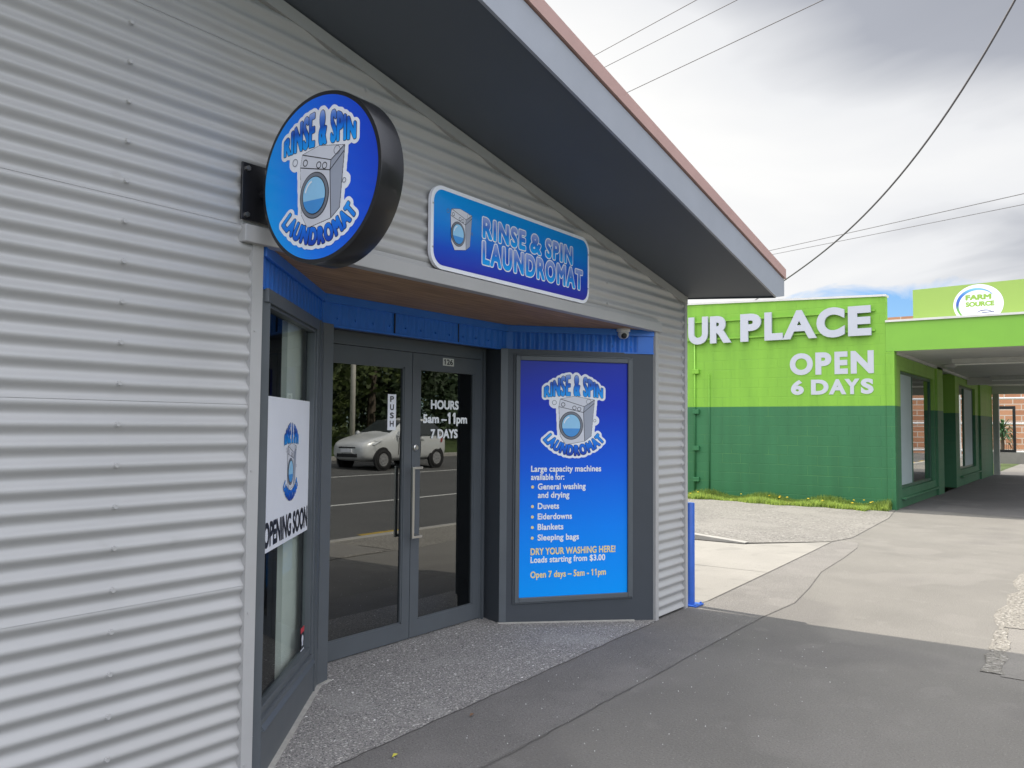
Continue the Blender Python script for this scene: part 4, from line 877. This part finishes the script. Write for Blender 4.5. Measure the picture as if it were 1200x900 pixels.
for txt, a, c, z0, z1 in (('O',0.0,.466,0,.45),('P',.515,.83,0,.45),('E',.89,1.145,0,.45),('N',1.20,1.63,0,.45),('6',.02,.28,-.405,-.10),('D',.425,.77,-.405,-.10),('A',.775,1.11,-.405,-.10),('Y',1.075,1.365,-.405,-.10),('S',1.385,1.62,-.405,-.10)):
    V, T = glyphs(txt, 1.0, off=0.05, res=6, sharp=True); put('letter', (fit(V, a, c, z0, z1), T), m_let, op, 0.002 if txt != 'Y' else 0.003, thick=0.008)
# conduit pipes with saddles on the side wall
pp = thing('wall_pipe', 'green painted pipe with square saddles running up the left of the block wall', 'pipe', (17.36,4.35,0))
b = MB(); b.tube([(17.398,4.42,0.05),(17.398,4.42,4.0)], 0.020, 10); b.build('pipe', m_gw, pp, smooth=True)
for z in (0.42, 1.1, 1.9, 2.78): b = MB(); b.box((17.34,4.31,z-.05),(17.419,4.46,z+.05)); b.build('pipe_saddle', m_gw, pp, bevel=0.008)
cp = MB(); cp.tube([(17.40,4.09,0.1),(17.40,4.09,2.72)], 0.014, 8); tag(cp.build('wall_conduit', m_gw, None, smooth=True), 'thin green painted conduit beside the pipe on the block wall', 'conduit')

# grass strip along the wall
def grass_strip():
    b = MB(); rnd = random.Random(3)
    for i in range(26000):
        y = 0.42 + rnd.random()**1.0*7.0; x = 17.40 - (rnd.random()**1.3)*(0.62 + 0.10*math.sin(y*3.1) + .05*math.sin(y*11))
        if y < 0.75 and x < 17.0: continue
        h = 0.05 + 0.11*rnd.random()*(1.0 + 0.5*math.sin(y*5)) * (1.25 if x > 17.1 else 0.8); a = rnd.random()*6.28; wv_ = 0.009 + rnd.random()*.010; ln = (rnd.random()-.5)*.10; l2 = (rnd.random()-.5)*.10
        z = 0.01
        b.add([(x-math.cos(a)*wv_, y-math.sin(a)*wv_, z),(x+math.cos(a)*wv_, y+math.sin(a)*wv_, z),(x+ln, y+l2, z+h)], [(0,1,2)])
    o = b.build('grass', None, None)
    m = mat('grass_blades', (0.26, 0.36, 0.075), 0.7, 0.45, 4.0, specks=[(2.2, 0.60, (0.34,0.34,0.08), 0.6), (5, 0.62, (0.09,0.17,0.03), 0.7)]); bsd = m.node_tree.nodes['Principled BSDF']; tl = N(m.node_tree, 'ShaderNodeBsdfTranslucent'); tl.inputs[0].default_value = (0.40,0.50,0.10,1); ms = N(m.node_tree, 'ShaderNodeMixShader'); ms.inputs[0].default_value = 0.4; m.node_tree.links.new(bsd.outputs[0], ms.inputs[1]); m.node_tree.links.new(tl.outputs[0], ms.inputs[2]); m.node_tree.links.new(ms.outputs[0], m.node_tree.nodes['Material Output'].inputs[0]); o.data.materials.append(m); o['kind'] = 'stuff'; return o
grass_strip()
b = MB(); rnd = random.Random(5)
for i in range(26):
    y = 0.7 + rnd.random()*5.6; x = 17.35 - rnd.random()*.45; b.lathe([(0.0,0.0),(0.022,0.004),(0.018,0.012),(0.0,0.016)], (x,y,0.13+rnd.random()*.05), (0,0,1), 7)
o = b.build('dandelions', mat('dandelion_yellow', (0.75,0.52,0.02), 0.7)); o['kind'] = 'stuff'

# ------------------------------------------------------------------ BEYOND THE AWNING
m_brick = mat('orange_brick', (0.62,0.34,0.20), 0.8, 0.22, 1.2, 0.4, 20)
t = m_brick.node_tree; bk = N(t, 'ShaderNodeTexBrick'); bk.inputs['Scale'].default_value = 1.0; bk.inputs['Brick Width'].default_value = 0.9; bk.inputs['Row Height'].default_value = 0.35; bk.inputs['Mortar Size'].default_value = 0.03
bk.inputs['Color1'].default_value = (0.60,0.30,0.17,1); bk.inputs['Color2'].default_value = (0.44,0.20,0.11,1); bk.inputs['Mortar'].default_value = (0.62,0.52,0.43,1)
tcn = N(t, 'ShaderNodeTexCoord'); sp_ = N(t, 'ShaderNodeSeparateXYZ'); cb_ = N(t, 'ShaderNodeCombineXYZ'); t.links.new(tcn.outputs['Object'], sp_.inputs[0]); t.links.new(sp_.outputs[1], cb_.inputs[0]); t.links.new(sp_.outputs[2], cb_.inputs[1]); t.links.new(cb_.outputs[0], bk.inputs['Vector']); t.links.new(bk.outputs[0], t.nodes['Principled BSDF'].inputs['Base Color'])
bb = thing('brick_building', 'orange brick building partly seen past the end of the awning', 'building', (62,-2,0))
b = MB(); b.box((60,-12,-0.2),(70,9,9)); b.build('wall', m_brick, bb)
sf = thing('scaffold_fence', 'pale pipe scaffold fence standing before the orange brick building', 'fence', (52,0,0))
m_pipe = mat('galvanised_pipe', (0.74,0.72,0.70), 0.5)
for y in np.arange(-9, 8.1, 1.55): b = MB(); b.tube([(52,y,0),(52,y,5.2)], 0.07, 8); b.build('post', m_pipe, sf)
for z in (0.4, 1.9, 3.25, 4.5): b = MB(); b.tube([(52,-9,z),(52,8,z)], 0.06, 8); b.build('rail', m_pipe, sf)
for y in (-6.4,-0.2): b = MB(); b.tube([(52.08,y,3.25),(52.08,y-3.1,5.2)], 0.03, 8); b.build('brace', m_pipe, sf)
gf = thing('framed_gate', 'black framed gate panel on a pale plinth at the end of the covered path', 'gate', (45,0.9,0))
b = MB(); b.box((45,0.50,0.52),(45.1,0.62,2.66)); b.box((45,1.16,0.52),(45.1,1.30,2.66)); b.box((45,0.62,2.52),(45.1,1.16,2.66)); b.box((45,0.62,0.52),(45.1,1.16,0.64)); b.build('gate_frame', m_blk, gf)
b = MB(); b.box((44.95,-0.6,0.0),(45.15,1.75,0.515)); b.build('plinth', m_drive, gf)
b = MB()
for k in range(7): b = MB(); b.box((45.04,0.65+k*.075,0.64),(45.055,0.665+k*.075,0.95)); b.build('gate_bar', m_blk, gf)
pl = thing('palm_plant', 'spiky green palm growing behind the black framed gate', 'plant', (45.8,1.1,0))
b = MB(); b.tube([(45.8,1.15,0),(45.8,1.12,0.9),(45.78,1.1,1.5)], [0.09,0.08,0.05], 8); b.build('stem', mat('palm_stem', (0.12,0.09,0.06), 0.9), pl)
b = MB(); rnd = random.Random(11)
for k in range(110):
    a = rnd.random()*6.28; el = rnd.uniform(-0.5, 1.2); L = rnd.uniform(0.55, 0.95); base = Vector((45.8,1.1,rnd.uniform(1.0,1.75))); d = Vector((math.cos(a)*math.cos(el), math.sin(a)*math.cos(el), math.sin(el))); sd = d.cross(Vector((0,0,1))).normalized()*0.035
    m1 = base + d*L*.55 + Vector((0,0,0.06)); tp = base + d*L - Vector((0,0,L*0.28)); b.add([base-sd*.4, base+sd*.4, m1+sd, m1-sd, tp], [(0,1,2,3),(3,2,4)])
b.build('fronds', mat('palm_green', (0.055,0.13,0.05), 0.5, 0.3, 6), pl)

# ------------------------------------------------------------------ CABLES
m_cab = mat('cable_black', (0.09,0.09,0.10), 0.6)
def cable(P, Q, r, sag, label, ext=(1.2, 3.0), grp='overhead power lines'):
    P = Vector(P); Q = Vector(Q); d = Q-P; A = P - d*ext[0]; B = Q + d*ext[1]; pts = []
    for k in range(31):
        t_ = k/30; p = A.lerp(B, t_); p.z -= sag*4*t_*(1-t_); pts.append(p)
    b = MB(); b.tube(pts, r, 6); return tag(b.build('power_line', m_cab, smooth=True), label, 'cable', grp)
cable((10.468,3.102,7),(9.802,1.234,7), 0.005, 0.05, 'thin overhead wire, uppermost of the three leaving the roof edge', (4, 6))
cable((10.893,3.156,7),(10.091,0.814,7), 0.005, 0.05, 'thin overhead wire, middle of the three leaving the roof edge', (4, 6))
cable((11.933,3.299,7),(10.705,-0.078,7), 0.006, 0.05, 'thin overhead wire, lowest of the three leaving the roof edge', (4, 6))
cable((22.585,4.566,6.5),(19.833,-1.701,6.5), 0.009, 0.12, 'overhead wire, upper of the pair above the green shop', (3, 4))
cable((23.102,4.596,6.5),(20.794,-1.633,6.5), 0.008, 0.12, 'overhead wire, lower of the pair above the green shop', (3, 4))
# the thick service cable hangs in one vertical plane from the parapet
Rcv = np.array([ex, ey, ez]); CP = np.array([0, -3.0108, 1.5492])
def rayp(px): return Rcv @ np.array([px[0]-600, px[1]-450, 982.858])
A3 = np.array([17.6, 3.124, 4.269]); B3 = np.array([12.14, -2.163, 7.0]); nrm = np.array([-(B3-A3)[1], (B3-A3)[0], 0])
pts = []
for px in ((885,353),(912,331),(940,313),(970,292),(1000,267),(1040,224),(1080,171),(1115,122),(1150,70),(1190,0)):
    r = rayp(px); t_ = nrm.dot(A3-CP)/nrm.dot(r); pts.append(tuple(CP + r*t_))
PA = np.array(pts); dh = (B3-A3)[:2]/np.linalg.norm((B3-A3)[:2]); hh_ = (PA[:,:2]-A3[:2]) @ dh; cf = np.polyfit(hh_, PA[:,2], 3)
pts = [(*(A3[:2]+dh*h), float(np.polyval(cf, h))) for h in np.linspace(hh_[0], hh_[-1]*1.25, 40)]
b = MB(); b.tube(pts, 0.0145, 8); tag(b.build('service_cable', m_cab, smooth=True), 'thick sagging black service cable rising from the lime parapet', 'cable')

# ------------------------------------------------------------------ ACROSS THE ROAD (seen mirrored in the door glass)
def tree(x, y, h, rad, seed, label, zg=1.0):
    rnd = random.Random(seed); tr = thing('street_tree', label, 'tree', (x,y,zg), 'trees across the road')
    m_b = mat('bark', (0.10,0.08,0.06), 0.9, 0.3, 8); b = MB(); b.tube([(x,y,zg-.3),(x+.1,y,zg+h*.3),(x-.05,y+.1,zg+h*.75)], [0.24,0.18,0.06], 9)
    for k in range(7):
        a = rnd.random()*6.28; z0 = zg + h*rnd.uniform(.22,.55); b.tube([(x,y,z0),(x+math.cos(a)*rad*.5,y+math.sin(a)*rad*.5,z0+h*.16),(x+math.cos(a)*rad*.8,y+math.sin(a)*rad*.8,z0+h*.26)], [0.08,0.05,0.02], 6)
    b.build('trunk', m_b, tr)
    b = MB(); cl = []
    for k in range(60):
        a = rnd.random()*6.28; q = rnd.random()**.5; zz = rnd.uniform(-.05, 1.0); rr = rad*(1-abs(zz-.35)**1.6*.9)*q; cl.append((Vector((x+math.cos(a)*rr, y+math.sin(a)*rr, zg+h*(.10+.84*zz))), rnd.uniform(.55,1.1)*rad*.34))
    for c, cr in cl:
        for k in range(210):
            d = Vector((rnd.gauss(0,1), rnd.gauss(0,1), rnd.gauss(0,1))).normalized()*cr*rnd.random()**.4; p = c+d; s = rnd.uniform(.10,.24)
            e1 = Vector((rnd.gauss(0,1), rnd.gauss(0,1), rnd.gauss(0,1))).normalized()*s; e2 = e1.orthogonal().normalized()*s*.55
            b.add([p-e1, p+e2, p+e1, p-e2], [(0,1,2,3)])
    o = b.build('crown', None, tr); o.data.materials.append(mat('foliage_%d' % (seed % 3), [(0.045,0.075,0.022),(0.06,0.085,0.02),(0.035,0.06,0.025)][seed % 3], 0.7, 0.5, 1.2))
for i, (x, y, h, r) in enumerate(((12,-22,9,3.6),(17,-24,11,4.6),(23,-22.5,9.5,4.4),(30,-25,12,5.0),(38,-23,10,4.2),(47,-27,12,5.0),(57,-25,11,5.0),(70,-29,13,6.0),(14,-31,13,6),(22,-33,14,6.5),(32,-33,14,6.5),(43,-35,14,7),(60,-38,15,8))):
    tree(x, y, h, r, 20+i, ('leafy tree across the road mirrored in the doors, %s' % ('behind the pole','behind the car bonnet','behind the silver car','past the silver car','third beyond the car','fourth beyond the car','near the far end','at the far end','in the back row behind the pole','in the back row behind the car','in the back row past the car','in the back row farther along','last in the back row')[i]))
up = thing('utility_pole', 'pale timber utility pole standing across the road behind the silver car', 'pole', (21.0,-16.9,0.46))
b = MB(); b.tube([(21.0,-16.9,0.2),(21.0,-16.9,9.5)], [0.10,0.08], 12); b.build('pole_shaft', mat('pole_timber', (0.72,0.69,0.62), 0.8, 0.1, 6), up, smooth=True)
b = MB(); b.box((20.5,-16.78,8.7),(22.5,-16.66,8.84)); b.build('crossarm', m_cab, up)

def car(cx, cy, zg):
    """small hatchback, nose towards -x; cx is the front axle"""
    root = thing('parked_hatchback', 'small silver hatchback car across the road, mirrored in the door glass', 'car', (cx+1.2,cy,zg))
    W_ = 0.80
    # stations: x, z bottom, z belt(shoulder), half width, roof z, roof half width
    S = [(-0.70,0.36,0.60,0.52,0.66,0.40),(-0.62,0.26,0.70,0.68,0.78,0.55),(-0.35,0.22,0.80,0.77,0.90,0.62),(0.05,0.22,0.88,W_,0.98,0.66),(0.42,0.22,0.93,W_+.01,1.05,0.66),(0.80,0.22,0.95,W_+.02,1.28,0.60),(1.15,0.22,0.96,W_+.02,1.47,0.57),(1.75,0.22,0.97,W_+.02,1.54,0.56),(2.35,0.22,0.98,W_+.02,1.51,0.55),(2.72,0.24,1.0,W_,1.40,0.52),(2.92,0.28,0.98,W_-.05,1.05,0.55),(3.0,0.36,0.85,W_-.12,0.88,0.5)]
    b = MB(); prof = []
    for (x, z0, zs, hw_, zr, rw_) in S:
        ring_ = [(0,z0),(hw_*.8,z0),(hw_*.98,z0+.12),(hw_,(z0+zs)/2+.05),(hw_*.97,zs),(rw_+.04,zs+(zr-zs)*.86),(rw_*.8,zr),(0,zr+.02)]
        prof.append([(x, s_*yy, zz) for s_ in (1,) for yy, zz in ring_] + [(x, -yy, zz) for yy, zz in ring_[-2:0:-1]])
    n = len(prof[0])
    b.v = [(cx+p[0], cy+p[1], zg+p[2]) for r_ in prof for p in r_]
    for i in range(len(prof)-1):
        for k in range(n): b.f.append((i*n+k, i*n+(k+1)%n, (i+1)*n+(k+1)%n, (i+1)*n+k))
    b.f += [tuple(range(n)), tuple((len(prof)-1)*n+k for k in range(n))]
    m_sil = mat('car_silver', (0.66,0.675,0.68), 0.32, 0.01, 3, metal=0.2, coat=0.5); body = b.build('body', m_sil, root, smooth=True)
    sb = body.modifiers.new('sub', 'SUBSURF'); sb.levels = 2; sb.render_levels = 2
    m_glz = mat('car_glass', (0.035,0.042,0.045), 0.10, 0.05, 3, coat=0.6); m_tyre = mat('tyre', (0.015,0.015,0.016), 0.8); m_hub = mat('hub_silver', (0.45,0.45,0.46), 0.35, 0.05, 3, metal=0.6); m_blkp = mat('car_black_trim', (0.02,0.02,0.022), 0.55)
    P = lambda x, y, z: (cx+x, cy+y, zg+z)
    for s_ in (1, -1):
        for pts_ in (((0.62,.80,1.00),(1.02,.70,1.32),(1.58,.655,1.43),(1.60,.815,1.0)), ((1.68,.815,1.0),(1.66,.655,1.43),(2.32,.655,1.42),(2.62,.72,1.22),(2.60,.81,1.02))):
            b = MB(); b.extr([P(x, s_*(y-.012), z) for x, y, z in pts_], (0, s_*.03, 0)); b.build('side_window', m_glz, root, bevel=0.006)
        b = MB(); b.lathe([(0.0,0),(0.10,0.01),(0.10,0.05),(0.0,0.07)], P(0.62, s_*.88, 1.02), (-1,0,0), 14); b.build('wing_mirror', m_sil, root, smooth=True)
        b = MB(); b.extr([P(-0.60, s_*.50, 0.64), P(-0.30, s_*.735, 0.72), P(-0.02, s_*.775, 0.85), P(-0.30, s_*.66, 0.83), P(-0.56, s_*.50, 0.74)], (-0.03, s_*.05, 0.01)); b.build('headlight', mat('headlight_clear', (0.55,0.57,0.58), 0.12, 0.2, 14), root, bevel=0.01)
        b = MB(); b.box(P(1.70, s_*.815, 0.86), P(1.84, s_*.845, 0.89)); b.build('door_handle', m_sil, root)
    for s_ in (1, -1):
        b = MB(); b.extr([P(0.60, s_*.812, 0.42), P(0.615, s_*.812, 0.42), P(0.635, s_*.822, 0.98), P(0.62, s_*.822, 0.98)], (0, s_*.012, 0)); b.build('door_gap', m_blkp, root)
        b = MB(); b.extr([P(1.64, s_*.812, 0.36), P(1.655, s_*.812, 0.36), P(1.665, s_*.824, 0.99), P(1.65, s_*.824, 0.99)], (0, s_*.012, 0)); b.build('door_gap', m_blkp, root)
        b = MB(); b.extr([P(2.86, s_*.66, .74), P(2.62, s_*.80, .78), P(2.72, s_*.77, 1.08), P(2.90, s_*.60, 1.04)], (0.02, s_*.03, 0)); b.build('tail_light', flat('tail_red', rgb(150,20,24)), root, bevel=0.008)
    b = MB(); b.box(P(-0.735,-.22,.50),P(-0.70,.22,.60)); b.build('number_plate', WHITE, root)
    b = MB(); b.extr([P(0.46,-.60,1.06), P(0.46,.60,1.06), P(1.08,.50,1.43), P(1.08,-.50,1.43)], (-0.03,0,0.025)); b.build('windscreen', m_glz, root)
    b = MB(); b.box(P(-0.72,-.40,.36),P(-0.60,.40,.46)); b.box(P(-0.70,-.34,.62),P(-0.62,.34,.66)); b.build('grille', m_blkp, root, bevel=0.01)
    for ax in (0.0, 2.43):
        for s_ in (1, -1):
            b = MB(); b.lathe([(0.355,-.06),(0.355,0.0),(0.30,0.004)], P(ax, s_*.795, 0.30), (0,s_,0), 32); b.build('wheel_arch', m_blkp, root)
            b = MB(); b.lathe([(0.19,-.12),(0.285,-.12),(0.29,-.02),(0.27,0.015),(0.20,0.02),(0.19,0.0)], P(ax, s_*.805, 0.29), (0,s_,0), 32); wh = b.build('wheel', m_tyre, root, smooth=True)
            b = MB(); b.lathe([(0.192,0.0),(0.185,0.016),(0.15,0.008),(0.05,0.012),(0.04,0.024),(0.0,0.024)], P(ax, s_*.805, 0.29), (0,s_,0), 28)
            for k in range(7):
                a = 2*math.pi*k/7; c_ = P(ax+math.cos(a)*.115, s_*.818, 0.29+math.sin(a)*.115); b.lathe([(0.036,-.004),(0.03,0.008),(0,0.01)], c_, (0,s_,0), 8)
            b.build('hub_cap', m_hub, wh)
car(17.75, -13.0, rz(-13.0))

# small litter: leaves on the apron edge
for i, (x, y, c, lb) in enumerate(((2.938,-0.269,(0.45,0.42,0.05),'small yellow leaf lying on the dark path near the left edge of the doorway'),(3.584,-0.216,(0.16,0.09,0.05),'small curled brown leaf lying just outside the doorway apron'))):
    b = MB(); b.add([(x-.022,y,0.012),(x,y-.010,0.020),(x+.026,y+.003,0.014),(x+.004,y+.013,0.021),(x,y+.001,0.012)], [(0,1,4),(1,2,4),(2,3,4),(3,0,4)])
    tag(b.build('fallen_leaf', mat('leaf_%d' % i, c, 0.7)), lb, 'leaf')
rnd = random.Random(9); b = MB()
for i in range(170):
    x = rnd.uniform(2.4,6.3); y = rnd.uniform(-1.6,0.8) if rnd.random() < .55 else rnd.gauss(-0.95,.25); 
    if y > 0 and (y > (x-AX)*.80 or y > (FX-x)*1.0): continue
    s = rnd.uniform(.0010,.0034); b.lathe([(s,0.0),(s*.8,s),(0,s*1.2)], (x,y,0.008 if y > -.05 else .004 if y > -.66 else 0), (0,0,1), 5)
o = b.build('pale_grit', mat('grit_pale', (0.75,0.74,0.71), 0.8)); o['kind'] = 'stuff'
